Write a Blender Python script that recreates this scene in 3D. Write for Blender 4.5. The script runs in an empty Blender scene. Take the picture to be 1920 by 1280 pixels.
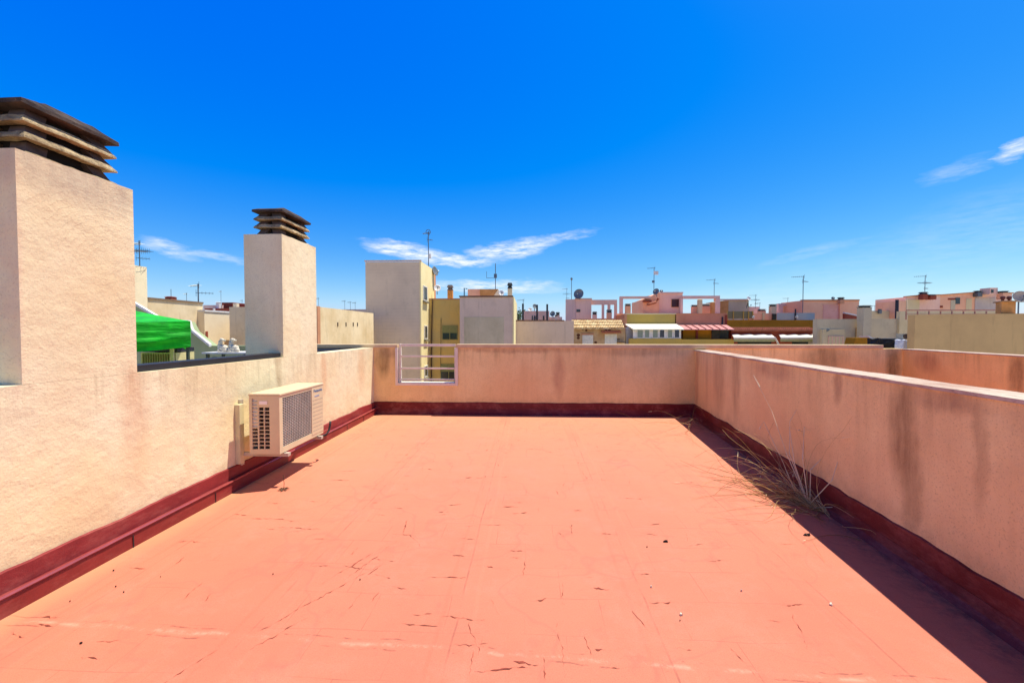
import bpy, bmesh, math, random
from mathutils import Vector, Matrix, noise
random.seed(7)
scene = bpy.context.scene
COL = scene.collection
R = math.radians
# ------------------------------------------------------------------ camera
F = 747.0; YAW = R(2.3); PITCH = R(1.46); EYE = 1.5
cam_d = bpy.data.cameras.new('camera'); cam = bpy.data.objects.new('camera', cam_d); COL.objects.link(cam)
cam.location = (0, 0, EYE); cam.rotation_euler = (math.pi/2-PITCH, 0, YAW)
cam_d.sensor_width = 36; cam_d.lens = F/1920*36; cam_d.clip_start = .05; cam_d.clip_end = 3000
scene.camera = cam
_M = cam.rotation_euler.to_matrix()
def ray(px, py): return _M @ Vector(((px-960)/F, (640-py)/F, -1))
def at(px, py, Y):                       # the place that stands Y metres out along a sight line
    d = ray(px, py); t = Y/d.y; return Vector((d.x*t, Y, EYE+d.z*t))
def atX(px, py, X):
    d = ray(px, py); t = X/d.x; return Vector((X, d.y*t, EYE+d.z*t))
def atZ(px, py, Z=0):
    d = ray(px, py); t = (Z-EYE)/d.z; return Vector((d.x*t, d.y*t, Z))
GZ = -12.5                               # street level
# ------------------------------------------------------------------ materials
def rgb(h, k=1.0):
    h = h.lstrip('#'); o = []
    for i in (0, 2, 4):
        c = int(h[i:i+2], 16)/255
        o.append(min(1, (c/12.92 if c <= .04045 else ((c+.055)/1.055)**2.4)*k))
    return (*o, 1)
class N:
    def __init__(s, name):
        s.m = bpy.data.materials.new(name); s.m.use_nodes = True
        s.t = s.m.node_tree; s.b = s.t.nodes['Principled BSDF']
        g = s.t.nodes.new('ShaderNodeNewGeometry'); s.pos = g.outputs['Position']
    def new(s, k, **kw):
        n = s.t.nodes.new(k)
        for a, v in kw.items(): setattr(n, a, v)
        return n
    def put(s, sock, v):
        if hasattr(v, 'is_output') or isinstance(v, bpy.types.NodeSocket): s.t.links.new(v, sock)
        else: sock.default_value = v
    def mapv(s, scale=(1, 1, 1), loc=(0, 0, 0), rot=(0, 0, 0), src=None):
        n = s.new('ShaderNodeMapping'); s.put(n.inputs['Vector'], src or s.pos)
        n.inputs['Scale'].default_value = scale; n.inputs['Location'].default_value = loc; n.inputs['Rotation'].default_value = rot
        return n.outputs[0]
    def noise(s, scale, detail=4, rough=.55, vec=None, dist=0):
        n = s.new('ShaderNodeTexNoise'); s.put(n.inputs['Vector'], vec or s.pos)
        n.inputs['Scale'].default_value = scale; n.inputs['Detail'].default_value = detail
        n.inputs['Roughness'].default_value = rough; n.inputs['Distortion'].default_value = dist
        return n.outputs['Fac']
    def rng(s, v, a, b, c=0., d=1.):
        n = s.new('ShaderNodeMapRange'); s.put(n.inputs['Value'], v)
        for k, x in zip(('From Min', 'From Max', 'To Min', 'To Max'), (a, b, c, d)): n.inputs[k].default_value = x
        return n.outputs[0]
    def math(s, op, a, b=0., c=0., clamp=False):
        n = s.new('ShaderNodeMath', operation=op, use_clamp=clamp)
        for i, v in enumerate((a, b, c)): s.put(n.inputs[i], v)
        return n.outputs[0]
    def mix(s, f, a, b, mode='MIX'):
        n = s.new('ShaderNodeMix', data_type='RGBA', blend_type=mode)
        s.put(n.inputs[0], f); s.put(n.inputs[6], a); s.put(n.inputs[7], b); return n.outputs[2]
    def blob(s, c, r, rot=(0, 0, 0), warp=0.0):
        # soft ellipsoid at world point c, radii r
        v = s.pos
        if warp:
            nz = s.new('ShaderNodeTexNoise'); nz.inputs['Scale'].default_value = 5; nz.inputs['Detail'].default_value = 3
            s.put(nz.inputs['Vector'], s.pos)
            vm = s.new('ShaderNodeVectorMath', operation='MULTIPLY_ADD'); s.put(vm.inputs[0], nz.outputs['Color'])
            vm.inputs[1].default_value = (warp,)*3; s.put(vm.inputs[2], s.pos)
            v = vm.outputs[0]; c = tuple(x+warp*.5 for x in c)
        n = s.new('ShaderNodeMapping', vector_type='TEXTURE'); s.put(n.inputs['Vector'], v)
        n.inputs['Location'].default_value = c; n.inputs['Scale'].default_value = r; n.inputs['Rotation'].default_value = rot
        g = s.new('ShaderNodeTexGradient', gradient_type='SPHERICAL'); s.put(g.inputs[0], n.outputs[0])
        return g.outputs['Fac']
    def bump(s, h, strength, dist=.01, prev=None):
        n = s.new('ShaderNodeBump'); n.inputs['Strength'].default_value = strength; n.inputs['Distance'].default_value = dist
        s.put(n.inputs['Height'], h)
        if prev: s.put(n.inputs['Normal'], prev)
        return n.outputs[0]
    def fin(s, col, rough=.85, metal=0., nrm=None, spec=.3):
        s.put(s.b.inputs['Base Color'], col); s.put(s.b.inputs['Roughness'], rough); s.b.inputs['Metallic'].default_value = metal
        s.b.inputs['Specular IOR Level'].default_value = spec
        if nrm: s.put(s.b.inputs['Normal'], nrm)
        return s.m
_cache = {}
def plain(name, h, rough=.7, metal=0., var=.12, scale=6., k=1., spec=.4):
    if name in _cache: return _cache[name]
    n = N(name); c = rgb(h, k); d = tuple(x*(1-var*2) for x in c[:3])+(1,)
    f = n.rng(n.noise(scale, 5, .65), .35, .7)
    _cache[name] = n.fin(n.mix(f, c, d), rough, metal, n.bump(n.noise(scale*8), .15, .004), spec)
    return _cache[name]
def stucco(name, h, h2=None, k=1., scale=.9, grime=.35, streak=.4, bump=.25, bs=45., rows=0, rough=.92, topz=None):
    """painted or bare render: soft patches, vertical run marks, fine grain; rows > 0 adds faint block courses"""
    n = N(name); c = rgb(h, k); c2 = rgb(h2 or h, k*(.8 if not h2 else 1)); c, c2 = [(q[0], min(.9, q[1]*1.015), q[2]*.90, 1) for q in (c, c2)]
    col = n.mix(n.rng(n.noise(scale, 5, .6), .38, .64), c, c2)
    sv = n.mapv((2.2, 2.2, .22)); st = n.rng(n.noise(1.6, 5, .7, sv), .55, .78, 0, streak)
    col = n.mix(st, col, tuple(x*.55 for x in c2[:3])+(1,))
    gr = n.rng(n.noise(scale*4.5, 8, .72), .55, .8, 0, grime)
    col = n.mix(gr, col, tuple(x*.5 for x in c2[:3])+(1,))
    nb = n.bump(n.noise(bs, 4, .6), bump, .01)
    if rows:
        sp = n.new('ShaderNodeSeparateXYZ'); n.put(sp.inputs[0], n.pos)
        z = n.math('ADD', n.math('MULTIPLY', sp.outputs[2], rows), n.math('MULTIPLY', n.noise(.8, 2), .5))
        w = n.math('PINGPONG', z, .5); ln = n.math('MULTIPLY', n.rng(w, 0, .1, 1, 0), n.rng(n.noise(.7, 3), .4, .65, .1, .5))
        col = n.mix(ln, col, tuple(x*.7 for x in c[:3])+(1,))
    if topz is not None:
        sp = n.new('ShaderNodeSeparateXYZ'); n.put(sp.inputs[0], n.pos)
        e = n.math('ADD', sp.outputs[2], n.math('MULTIPLY', n.noise(1.3, 6, .8, n.mapv((3, 3, .25))), .9))
        col = n.mix(n.rng(e, topz+.25, topz+.62, 0, .6), col, tuple(x*.4 for x in c2[:3])+(1,))
    return n.fin(col, rough, 0, nb, .2)
# ------------------------------------------------------------------ mesh builder
class MB:
    def __init__(s): s.bm = bmesh.new()
    def poly(s, pts, faces):
        v = [s.bm.verts.new(p) for p in pts]
        for f in faces:
            try: s.bm.faces.new([v[i] for i in f])
            except ValueError: pass
        return s
    def box(s, x0, x1, y0, y1, z0, z1):
        p = [(x, y, z) for z in (z0, z1) for x, y in ((x0, y0), (x1, y0), (x1, y1), (x0, y1))]
        return s.poly(p, [(3, 2, 1, 0), (4, 5, 6, 7), (0, 1, 5, 4), (1, 2, 6, 5), (2, 3, 7, 6), (3, 0, 4, 7)])
    def prism(s, foot, z0, z1, ztop=None):
        n = len(foot); zt = ztop or [z1]*n
        p = [(x, y, z0) for x, y in foot]+[(x, y, zt[i]) for i, (x, y) in enumerate(foot)]
        return s.poly(p, [tuple(range(n-1, -1, -1)), tuple(range(n, 2*n))]+[(i, (i+1) % n, n+(i+1) % n, n+i) for i in range(n)])
    def extr(s, pts, vec):                 # planar outline swept by vec
        n = len(pts); v = Vector(vec); p = [Vector(a) for a in pts]; p = p+[a+v for a in p]
        return s.poly(p, [tuple(range(n-1, -1, -1)), tuple(range(n, 2*n))]+[(i, (i+1) % n, n+(i+1) % n, n+i) for i in range(n)])
    def tube(s, pts, r, seg=6, r1=None):
        pts = [Vector(p) for p in pts]; rings = []; m = len(pts)
        for i, p in enumerate(pts):
            d = (pts[min(i+1, m-1)]-pts[max(i-1, 0)]).normalized()
            u = d.orthogonal().normalized(); w = d.cross(u); rr = r if r1 is None else r+(r1-r)*i/(m-1)
            rings.append([s.bm.verts.new(p+(u*math.cos(a)+w*math.sin(a))*rr) for a in [2*math.pi*k/seg for k in range(seg)]])
        for a, b in zip(rings, rings[1:]):
            for k in range(seg): s.bm.faces.new([a[k], a[(k+1) % seg], b[(k+1) % seg], b[k]])
        s.bm.faces.new(rings[0][::-1]); s.bm.faces.new(rings[-1]); return s
    def lathe(s, prof, c=(0, 0, 0), axis=(0, 0, 1), seg=20):
        ax = Vector(axis).normalized(); u = ax.orthogonal().normalized(); w = ax.cross(u); c = Vector(c); rings = []
        for r, h in prof:
            rings.append([s.bm.verts.new(c+ax*h+(u*math.cos(a)+w*math.sin(a))*max(r, 1e-4)) for a in [2*math.pi*k/seg for k in range(seg)]])
        for a, b in zip(rings, rings[1:]):
            for k in range(seg): s.bm.faces.new([a[k], a[(k+1) % seg], b[(k+1) % seg], b[k]])
        return s
    def build(s, name, mat, parent=None, bevel=0, smooth=False):
        if bevel:
            bmesh.ops.bevel(s.bm, geom=list(s.bm.edges), offset=bevel, segments=2, affect='EDGES', profile=.6)
        bmesh.ops.recalc_face_normals(s.bm, faces=s.bm.faces)
        me = bpy.data.meshes.new(name); 
        inv = None
        if parent is not None: inv = world(parent).inverted(); s.bm.transform(inv)
        s.bm.to_mesh(me); s.bm.free(); me.materials.append(mat)
        if smooth:
            for p in me.polygons: p.use_smooth = True
        o = bpy.data.objects.new(name, me); COL.objects.link(o)
        if parent is not None: o.parent = parent
        return o
def world(o):
    m = Matrix.LocRotScale(o.location, o.rotation_euler, o.scale)
    return world(o.parent) @ m if o.parent else m
def tag(o, label, cat, group=None, kind=None):
    o['label'] = label; o['category'] = cat
    if group: o['group'] = group
    if kind: o['kind'] = kind
    return o
def thing(name, loc, label, cat, group=None):
    o = bpy.data.objects.new(name, None); COL.objects.link(o); o.location = loc; o.empty_display_size = .3
    return tag(o, label, cat, group)
def mesh_thing(name, mb, mat, label, cat, group=None, kind=None, **kw):
    # one-mesh thing: origin moved to its base centre
    bb = [v.co for v in mb.bm.verts]; c = Vector(((min(v.x for v in bb)+max(v.x for v in bb))/2, (min(v.y for v in bb)+max(v.y for v in bb))/2, min(v.z for v in bb)))
    o = mb.build(name, mat, **kw); o.data.transform(Matrix.Translation(-c)); o.location = c
    return tag(o, label, cat, group, kind)
# ------------------------------------------------------------------ foreground materials
def wall_mat(name, base, patch, stains, arcs=True, k=1., low=None):
    n = N(name); c = rgb(base, k); p = rgb(patch, k)
    col = n.mix(n.rng(n.noise(.75, 5, .6), .38, .66), c, p)
    col = n.mix(n.rng(n.noise(2.6, 6, .7), .45, .75, 0, .35), col, tuple(x*.8 for x in p[:3])+(1,))
    sv = n.mapv((3, 3, .28)); col = n.mix(n.rng(n.noise(1.5, 6, .7, sv), .52, .8, 0, .33), col, tuple(x*.62 for x in p[:3])+(1,))
    col = n.mix(n.rng(n.noise(11, 8, .8), .5, .85, 0, .35), col, tuple(x*.66 for x in c[:3])+(1,))
    sp = N.new(n, 'ShaderNodeTexVoronoi'); sp.inputs['Scale'].default_value = 7; n.put(sp.inputs['Vector'], n.pos)
    col = n.mix(n.math('MULTIPLY', n.rng(sp.outputs['Distance'], .0, .045, 1, 0), n.rng(n.noise(1.1, 2), .52, .6, 0, .8)), col, rgb('#5a4438'))
    zs = n.new('ShaderNodeSeparateXYZ'); n.put(zs.inputs[0], n.pos); zz = zs.outputs[2]
    drip = n.math('MULTIPLY', n.rng(n.noise(2.2, 5, .75, n.mapv((5, 5, .3))), .5, .66), n.rng(n.math('ADD', zz, n.math('MULTIPLY', n.noise(3, 4), .5)), 1.05, 1.45, 0, .38))
    drip = n.math('MULTIPLY', drip, n.rng(zz, 1.19, 1.27, 1, .12))
    col = n.mix(drip, col, tuple(x*.45 for x in p[:3])+(1,))
    base = n.math('MULTIPLY', n.rng(n.math('ADD', zz, n.math('MULTIPLY', n.noise(5, 6, .8), .35)), .32, .52, .6, 0), n.rng(n.noise(9, 4), .35, .6))
    col = n.mix(base, col, tuple(x*.62 for x in p[:3])+(1,))
    vor = n.new('ShaderNodeTexNoise'); vor.inputs['Scale'].default_value = 95; vor.inputs['Detail'].default_value = 2; n.put(vor.inputs['Vector'], n.pos)
    col = n.mix(n.rng(vor.outputs['Fac'], .56, .72, 0, .38), col, tuple(x*.5 for x in p[:3])+(1,))
    col = n.mix(n.rng(n.noise(.55, 3, .5, n.mapv((1, 1.3, .8), (3, 5, 2))), .5, .68, 0, .28), col, tuple(x*y for x, y in zip(p[:3], (.94, .78, .80)))+(1,))
    for cen, rad, h, amt in stains:
        f = n.math('MULTIPLY', n.rng(n.blob(cen, rad, warp=.10), 0, .55), n.rng(n.noise(6, 6, .7, n.mapv((1.6, 1.6, .35))), .25, .65, .25, 1.))
        col = n.mix(n.math('MULTIPLY', f, amt), col, rgb(h))
    h1 = n.noise(70, 5, .7); nb = n.bump(h1, .4, .006)
    nb = n.bump(n.noise(9, 4, .6), .3, .03, nb)
    if arcs:
        for i, (cen, sc, seed) in enumerate((((-2.8, 1.4, .95), 9, 1.3), ((-2.8, 2.6, 1.9), 8, 4.), ((2.6, 3.3, .7), 7, 2.), ((2.75, 4.7, .6), 6, 5.), ((.6, 7.1, .6), 6, 3.))):
            w = n.new('ShaderNodeTexWave', wave_type='RINGS', rings_direction='SPHERICAL'); w.inputs['Scale'].default_value = sc
            w.inputs['Distortion'].default_value = 5; w.inputs['Detail'].default_value = 3; w.inputs['Detail Scale'].default_value = 1.2
            n.put(w.inputs['Vector'], n.mapv(loc=tuple(-x for x in cen)))
            m = n.math('MULTIPLY', n.rng(w.outputs['Fac'], .8, 1.), n.rng(n.noise(1.7+seed*.1, 3), .5, .66))
            m = n.math('MULTIPLY', m, n.rng(n.blob(cen, (1.1,)*3), 0, .5))
            nb = n.bump(m, .13, .004, nb); col = n.mix(n.math('MULTIPLY', m, .10), col, tuple(x*.6 for x in p[:3])+(1,))
    return n.fin(col, .93, 0, nb, .2)
def rw(y, z): return (2.161+.1086*y, y, z)
M_left = wall_mat('sunlit_cream_render', '#f1e6bc', '#e8d2a0', [((-2.8, 1.35, .75), (.5, .16, .75), '#c98a66', .5), ((-2.8, 2.72, .85), (.5, .14, .6), '#d49a70', .5),  # paler than the other walls, with its sunlit brightness put into the colour
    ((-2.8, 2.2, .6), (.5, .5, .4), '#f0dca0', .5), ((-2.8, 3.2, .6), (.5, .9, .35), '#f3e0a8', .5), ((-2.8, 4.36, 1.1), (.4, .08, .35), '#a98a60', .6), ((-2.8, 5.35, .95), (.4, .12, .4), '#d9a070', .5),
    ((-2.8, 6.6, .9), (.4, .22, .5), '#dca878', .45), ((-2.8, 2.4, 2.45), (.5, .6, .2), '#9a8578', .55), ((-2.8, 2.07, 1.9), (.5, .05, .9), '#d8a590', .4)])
M_back = wall_mat('pink_render', '#f8da9a', '#eec886', [((-2.62, 7.12, 1.0), (.16, .4, .42), '#6a4a2c', .65), ((-2.2, 7.12, 1.1), (.5, .3, .12), '#8a5544', .4), ((-.2, 7.12, 1.18), (1.6, .3, .09), '#84503e', .5), ((1.9, 7.12, 1.15), (.9, .3, .12), '#84503e', .4),
    ((.55, 7.12, .75), (.14, .3, .5), '#b0745a', .5), ((5.1, 7.12, 1.0), (.45, .3, .35), '#7a6440', .6), ((6.3, 7.1, .9), (.16, .4, .5), '#5c4420', .75)])
M_right = wall_mat('pink_side_render', '#f8d896', '#eec284', [(rw(5.95, .85), (.3, .30, .75), '#a0714a', .5), (rw(5.35, .9), (.3, .16, .7), '#8a5c3c', .5), (rw(6.5, .8), (.3, .08, .6), '#b08058', .4), (rw(7.0, .7), (.3, .12, .7), '#b07a5c', .6), (rw(2.70, .88), (.3, .14, .46), '#74502e', .68), (rw(2.62, .5), (.3, .10, .4), '#74502e', .5),
    (rw(3.35, 1.06), (.3, .07, .2), '#84503e', .7), (rw(2.2, .85), (.3, .05, .4), '#8a6040', .42), (rw(4.4, 1.08), (.3, .5, .12), '#a06450', .5), (rw(2.4, 1.1), (.3, .3, .1), '#84503e', .5)])
M_nb = wall_mat('orange_pink_render', '#f4c884', '#e8b672', [((6.15, 5.2, .95), (.4, .15, .4), '#6a4628', .65), ((6.3, 6.6, 1.0), (.4, .3, .2), '#a06040', .5)])
def coping_mat():
    n = N('flaking_white_coping'); col = n.mix(n.rng(n.noise(3, 6, .7), .4, .65), rgb('#c9b69e'), rgb('#b09078'))
    col = n.mix(n.rng(n.noise(24, 8, .8, n.mapv((1, .35, 1))), .52, .66, 0, .8), col, rgb('#8f7460'))
    return n.fin(col, .85, 0, n.bump(n.noise(40, 6, .7), .5, .01), .25)
M_cop = coping_mat()
M_copg = stucco('pink_grey_coping', '#dcc09c', '#c8a888', grime=.4, streak=.2, scale=3)
def floor_mat():
    n = N('salmon_roof_paint')
    sp = n.new('ShaderNodeSeparateXYZ'); n.put(sp.inputs[0], n.pos)
    a = (.54, .145, .082, 1); b = (.60, .180, .098, 1)
    col = n.mix(n.rng(n.noise(.6, 5, .6), .35, .68), a, b)
    # the far end is mixed paler and yellower; grit gathers along the wall foot
    fard = n.rng(n.math('ADD', sp.outputs[1], n.math('MULTIPLY', n.noise(.8, 5, .7), 4.)), 2.5, 9.5, 0, .85)
    col = n.mix(fard, col, (.66, .29, .15, 1))
    col = n.mix(n.rng(n.noise(2.3, 7, .8, n.mapv(loc=(7, 3, 0))), .5, .72, 0, .45), col, (.66, .25, .16, 1))
    col = n.mix(n.rng(n.noise(4.5, 7, .8, n.mapv(loc=(1, 9, 0))), .56, .74, 0, .5), col, (.44, .11, .075, 1))
    pud = n.rng(n.math('ABSOLUTE', n.math('SUBTRACT', n.noise(.9, 3, .5, n.mapv(loc=(4, 4, 0))), .52)), 0, .008, .3, 0)
    col = n.mix(pud, col, (.42, .13, .085, 1))
    col = n.mix(n.rng(n.noise(1.6, 6, .75), .55, .8, 0, .3), col, (.50, .14, .08, 1))
    col = n.mix(n.rng(n.noise(1.1, 5, .75, n.mapv((1.6, .35, 1))), .6, .8, 0, .3), col, (.40, .12, .08, 1))
    col = n.mix(n.rng(n.noise(150, 3, .9), .5, .72, 0, .75), col, (.46, .12, .07, 1))
    col = n.mix(n.rng(n.noise(330, 2, .9), .55, .72, 0, .6), col, (.24, .06, .04, 1))
    # seams between membrane pieces, wobbling a little
    nz = n.new('ShaderNodeTexNoise'); nz.inputs['Scale'].default_value = 2.2; nz.inputs['Detail'].default_value = 5; n.put(nz.inputs['Vector'], n.pos)
    vm = n.new('ShaderNodeVectorMath', operation='MULTIPLY_ADD'); n.put(vm.inputs[0], nz.outputs['Color']); vm.inputs[1].default_value = (.035, .05, 0); n.put(vm.inputs[2], n.pos)
    def brick(w, h, m, vec, off=.5):
        q = n.new('ShaderNodeTexBrick', offset=off, squash=1.0); n.put(q.inputs['Vector'], vec)
        q.inputs['Scale'].default_value = 1; q.inputs['Brick Width'].default_value = w; q.inputs['Row Height'].default_value = h
        q.inputs['Mortar Size'].default_value = m; q.inputs['Mortar Smooth'].default_value = .3
        return q.outputs['Fac']
    line = brick(.41, .28, .0022, vm.outputs[0], .5)
    mask1 = n.rng(n.noise(1.3, 4, .7), .46, .6)
    col = n.mix(n.math('MULTIPLY', n.math('MULTIPLY', line, mask1), .5), col, (.25, .07, .045, 1))
    big = brick(1.02, 30, .006, n.mapv(loc=(.35, 0, 0), src=vm.outputs[0]), 0)
    col = n.mix(n.math('MULTIPLY', n.math('MULTIPLY', big, n.rng(n.noise(2.1, 5, .8), .42, .62)), .55), col, (.27, .075, .05, 1))
    # broad soft ridges of the overlaps
    rid = brick(1.02, 30, .10, n.mapv(loc=(.35, 0, 0), src=vm.outputs[0]), 0)
    col = n.mix(n.math('MULTIPLY', n.math('MULTIPLY', rid, n.rng(n.noise(1.0, 4), .5, .7)), .2), col, (.38, .11, .075, 1))
    # pale worn seam across the front
    seam = n.math('ABSOLUTE', n.math('SUBTRACT', n.math('ADD', sp.outputs[1], n.math('ADD', n.math('MULTIPLY', n.noise(2.5, 5), .10), n.math('MULTIPLY', sp.outputs[0], .045))), 1.86))
    sf = n.math('MULTIPLY', n.rng(seam, 0, .018, 1, 0), n.rng(n.noise(4, 5, .85), .48, .62, .03, .7))
    col = n.mix(sf, col, (.66, .34, .22, 1))
    sf2 = n.math('MULTIPLY', n.rng(n.math('ABSOLUTE', n.math('SUBTRACT', seam, .03)), 0, .006, 1, 0), n.rng(n.noise(3.3, 4, .8), .52, .6, 0, .8))
    col = n.mix(sf2, col, (.2, .05, .035, 1))
    # dusty pale edge along the left skirting
    ed = n.rng(n.math('ADD', sp.outputs[0], n.math('MULTIPLY', n.noise(6, 4), .12)), -2.72, -2.52, .75, 0)
    col = n.mix(ed, col, (.52, .30, .13, 1))
    h = n.math('ADD', n.math('MULTIPLY', n.noise(1.4, 3), .6), n.math('MULTIPLY', rid, .25))
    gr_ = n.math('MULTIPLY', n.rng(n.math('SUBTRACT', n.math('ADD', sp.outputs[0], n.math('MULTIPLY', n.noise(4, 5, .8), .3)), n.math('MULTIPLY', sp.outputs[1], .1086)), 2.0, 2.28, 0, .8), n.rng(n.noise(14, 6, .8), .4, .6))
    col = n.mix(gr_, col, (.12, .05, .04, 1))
    nb = n.bump(h, .35, .03); nb = n.bump(n.noise(230, 3, .8), .35, .003, nb)
    return n.fin(col, .72, 0, nb, .35)
M_floor = floor_mat()
M_crack = plain('dried_crack_bitumen', '#a04a36', .9, var=.35, scale=30)
def red_mat(name, h, k=1., rough=.55):
    n = N(name); c = rgb(h, k)
    col = n.mix(n.rng(n.noise(3, 6, .7), .4, .7), c, tuple(x*.72 for x in c[:3])+(1,))
    col = n.mix(n.rng(n.noise(90, 4, .8), .5, .75, 0, .5), col, tuple(x*.5 for x in c[:3])+(1,))
    col = n.mix(n.rng(n.noise(4, 8, .8, n.mapv((1, .5, 1.5))), .48, .72, 0, .6), col, (.42, .12, .09, 1))
    return n.fin(col, rough, 0, n.bump(n.noise(120, 4, .7), .5, .004), .35)
M_red = red_mat('dark_red_membrane', '#8c2c2c')
M_redl = red_mat('red_skirting_paint', '#8e2e2a', rough=.5)
M_redd = red_mat('shade_dark_red_paint', '#701414')  # same red as the left skirting, darkened for the walls in shade
M_trim = plain('painted_metal_trim', '#b85a55', .25, .3, spec=.8)
M_black = plain('black_bitumen_coping', '#2b2a2c', .6, var=.2)
M_white = plain('white_paint', '#e9dfd6', .55)
M_rail = plain('pinkish_white_paint', '#eadcc6', .5, var=.08)
# ------------------------------------------------------------------ world
SUN_V = Vector((-.335, -.125, -1)).normalized()
EL = math.asin(-SUN_V.z); AZ = math.atan2(.335, .125)
w = bpy.data.worlds.new('World'); scene.world = w; w.use_nodes = True
t = w.node_tree; bg = t.nodes['Background']
sky = t.nodes.new('ShaderNodeTexSky'); sky.sky_type = 'NISHITA'; sky.sun_disc = False
sky.sun_elevation = EL; sky.sun_rotation = AZ; sky.altitude = 0; sky.air_density = 1.0; sky.dust_density = .6; sky.ozone_density = 2.2
def wn(k, **kw):
    n = t.nodes.new(k)
    for a, v in kw.items(): setattr(n, a, v)
    return n
def wm(op, a, b=0., clamp=False):
    n = wn('ShaderNodeMath', operation=op, use_clamp=clamp)
    for i, v in enumerate((a, b)):
        if isinstance(v, bpy.types.NodeSocket): t.links.new(v, n.inputs[i])
        else: n.inputs[i].default_value = v
    return n.outputs[0]
def wr(v, a, b, c=0., d=1.):
    n = wn('ShaderNodeMapRange'); t.links.new(v, n.inputs[0])
    for i, x in enumerate((a, b, c, d)): n.inputs[i+1].default_value = x
    return n.outputs[0]
def wmix(f, a, b):
    n = wn('ShaderNodeMix', data_type='RGBA')
    for s_, v in ((n.inputs[0], f), (n.inputs[6], a), (n.inputs[7], b)):
        if isinstance(v, bpy.types.NodeSocket): t.links.new(v, s_)
        else: s_.default_value = v
    return n.outputs[2]
SKY_STR = .085
hs = wn('ShaderNodeHueSaturation'); hs.inputs['Hue'].default_value = .493; hs.inputs['Saturation'].default_value = 1.45; hs.inputs['Value'].default_value = 1.25
t.links.new(sky.outputs[0], hs.inputs['Color'])
tc = wn('ShaderNodeTexCoord'); sp = wn('ShaderNodeSeparateXYZ'); t.links.new(tc.outputs['Generated'], sp.inputs[0])
az = wm('ARCTAN2', sp.outputs[0], sp.outputs[1]); el = wm('ARCSINE', sp.outputs[2])
cb = wn('ShaderNodeCombineXYZ'); t.links.new(az, cb.inputs[0]); t.links.new(el, cb.inputs[1])
nz = wn('ShaderNodeTexNoise'); nz.inputs['Scale'].default_value = 9; nz.inputs['Detail'].default_value = 7; nz.inputs['Roughness'].default_value = .62
mp = wn('ShaderNodeMapping'); mp.inputs['Scale'].default_value = (1, 3.2, 1); t.links.new(cb.outputs[0], mp.inputs[0]); t.links.new(mp.outputs[0], nz.inputs['Vector'])
vm = wn('ShaderNodeVectorMath', operation='MULTIPLY_ADD'); t.links.new(nz.outputs['Color'], vm.inputs[0]); vm.inputs[1].default_value = (.10, .045, 0); t.links.new(cb.outputs[0], vm.inputs[2])
def azel(px, py): d = ray(px, py).normalized(); return math.atan2(d.x, d.y), math.asin(d.z)
cov = None
for px, py, hx, hy, rot, amt in ((765, 474, 90, 13, -7, .95), (850, 487, 100, 10, 0, .9), (960, 468, 90, 14, 9, .85), (1040, 450, 75, 7, 12, .45), (925, 537, 125, 11, -2, .7), (990, 535, 60, 7, 0, .4),
                                 (320, 468, 70, 12, -12, .55), (400, 481, 80, 7, -4, .4), (1912, 277, 42, 14, 24, .8), (1790, 320, 70, 14, 12, .2), (1520, 474, 100, 9, 12, .14), (1450, 560, 300, 30, 2, .08), (1850, 430, 300, 55, 12, .10), (1650, 500, 300, 40, 8, .07)):
    a, e = azel(px, py); k = F*(1+math.tan(a)**2)
    m_ = wn('ShaderNodeMapping', vector_type='TEXTURE'); t.links.new(vm.outputs[0], m_.inputs[0])
    m_.inputs['Location'].default_value = (a+.05, e+.0225, 0); m_.inputs['Rotation'].default_value = (0, 0, R(rot)); m_.inputs['Scale'].default_value = (hx/k*1.15, hy/(k**.5*F**.5)*1.35, 1)
    g = wn('ShaderNodeTexGradient', gradient_type='SPHERICAL'); t.links.new(m_.outputs[0], g.inputs[0])
    v = wm('MULTIPLY', wr(g.outputs['Fac'], 0, .6), amt)
    cov = v if cov is None else wm('MAXIMUM', cov, v)
nz2 = wn('ShaderNodeTexNoise'); nz2.inputs['Scale'].default_value = 24; nz2.inputs['Detail'].default_value = 8; nz2.inputs['Roughness'].default_value = .65
mp2 = wn('ShaderNodeMapping'); mp2.inputs['Scale'].default_value = (1, 4.5, 1); mp2.inputs['Rotation'].default_value = (0, 0, R(-8)); t.links.new(cb.outputs[0], mp2.inputs[0]); t.links.new(mp2.outputs[0], nz2.inputs['Vector'])
cov = wm('MULTIPLY', cov, wr(nz2.outputs['Fac'], .33, .62, .1, 1.), True)
sc = wn('ShaderNodeSeparateColor'); t.links.new(hs.outputs[0], sc.inputs[0]); cc = wn('ShaderNodeCombineColor')
for i_, (k_, p_, o_) in enumerate(((.95, 1.05, .036), (.98, 1.08, 0.), (.80, .15, 0.))):
    ch_ = wm('MULTIPLY', sc.outputs[i_], .085); v = wm('SUBTRACT', wm('MULTIPLY', wm('POWER', ch_, p_), k_), o_, False); v = wm('MAXIMUM', v, 0.); t.links.new(wm('MULTIPLY', v, 1/SKY_STR), cc.inputs[i_])
zen = wr(el, R(40), R(62), 1., .12); zc = wn('ShaderNodeVectorMath', operation='SCALE'); t.links.new(cc.outputs[0], zc.inputs[0]); t.links.new(zen, zc.inputs['Scale'])
skyc = wmix(cov, zc.outputs[0], (9.3, 9.6, 9.8, 1))
t.links.new(skyc, bg.inputs['Color']); bg.inputs['Strength'].default_value = SKY_STR
sd = bpy.data.lights.new('sun', 'SUN'); sd.energy = 5.0; sd.angle = R(.53); sd.color = (1, .95, .86)
so = bpy.data.objects.new('sun', sd); COL.objects.link(so); so.location = (10, 4, 30); so.rotation_euler = SUN_V.to_track_quat('-Z', 'Y').to_euler()
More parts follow.
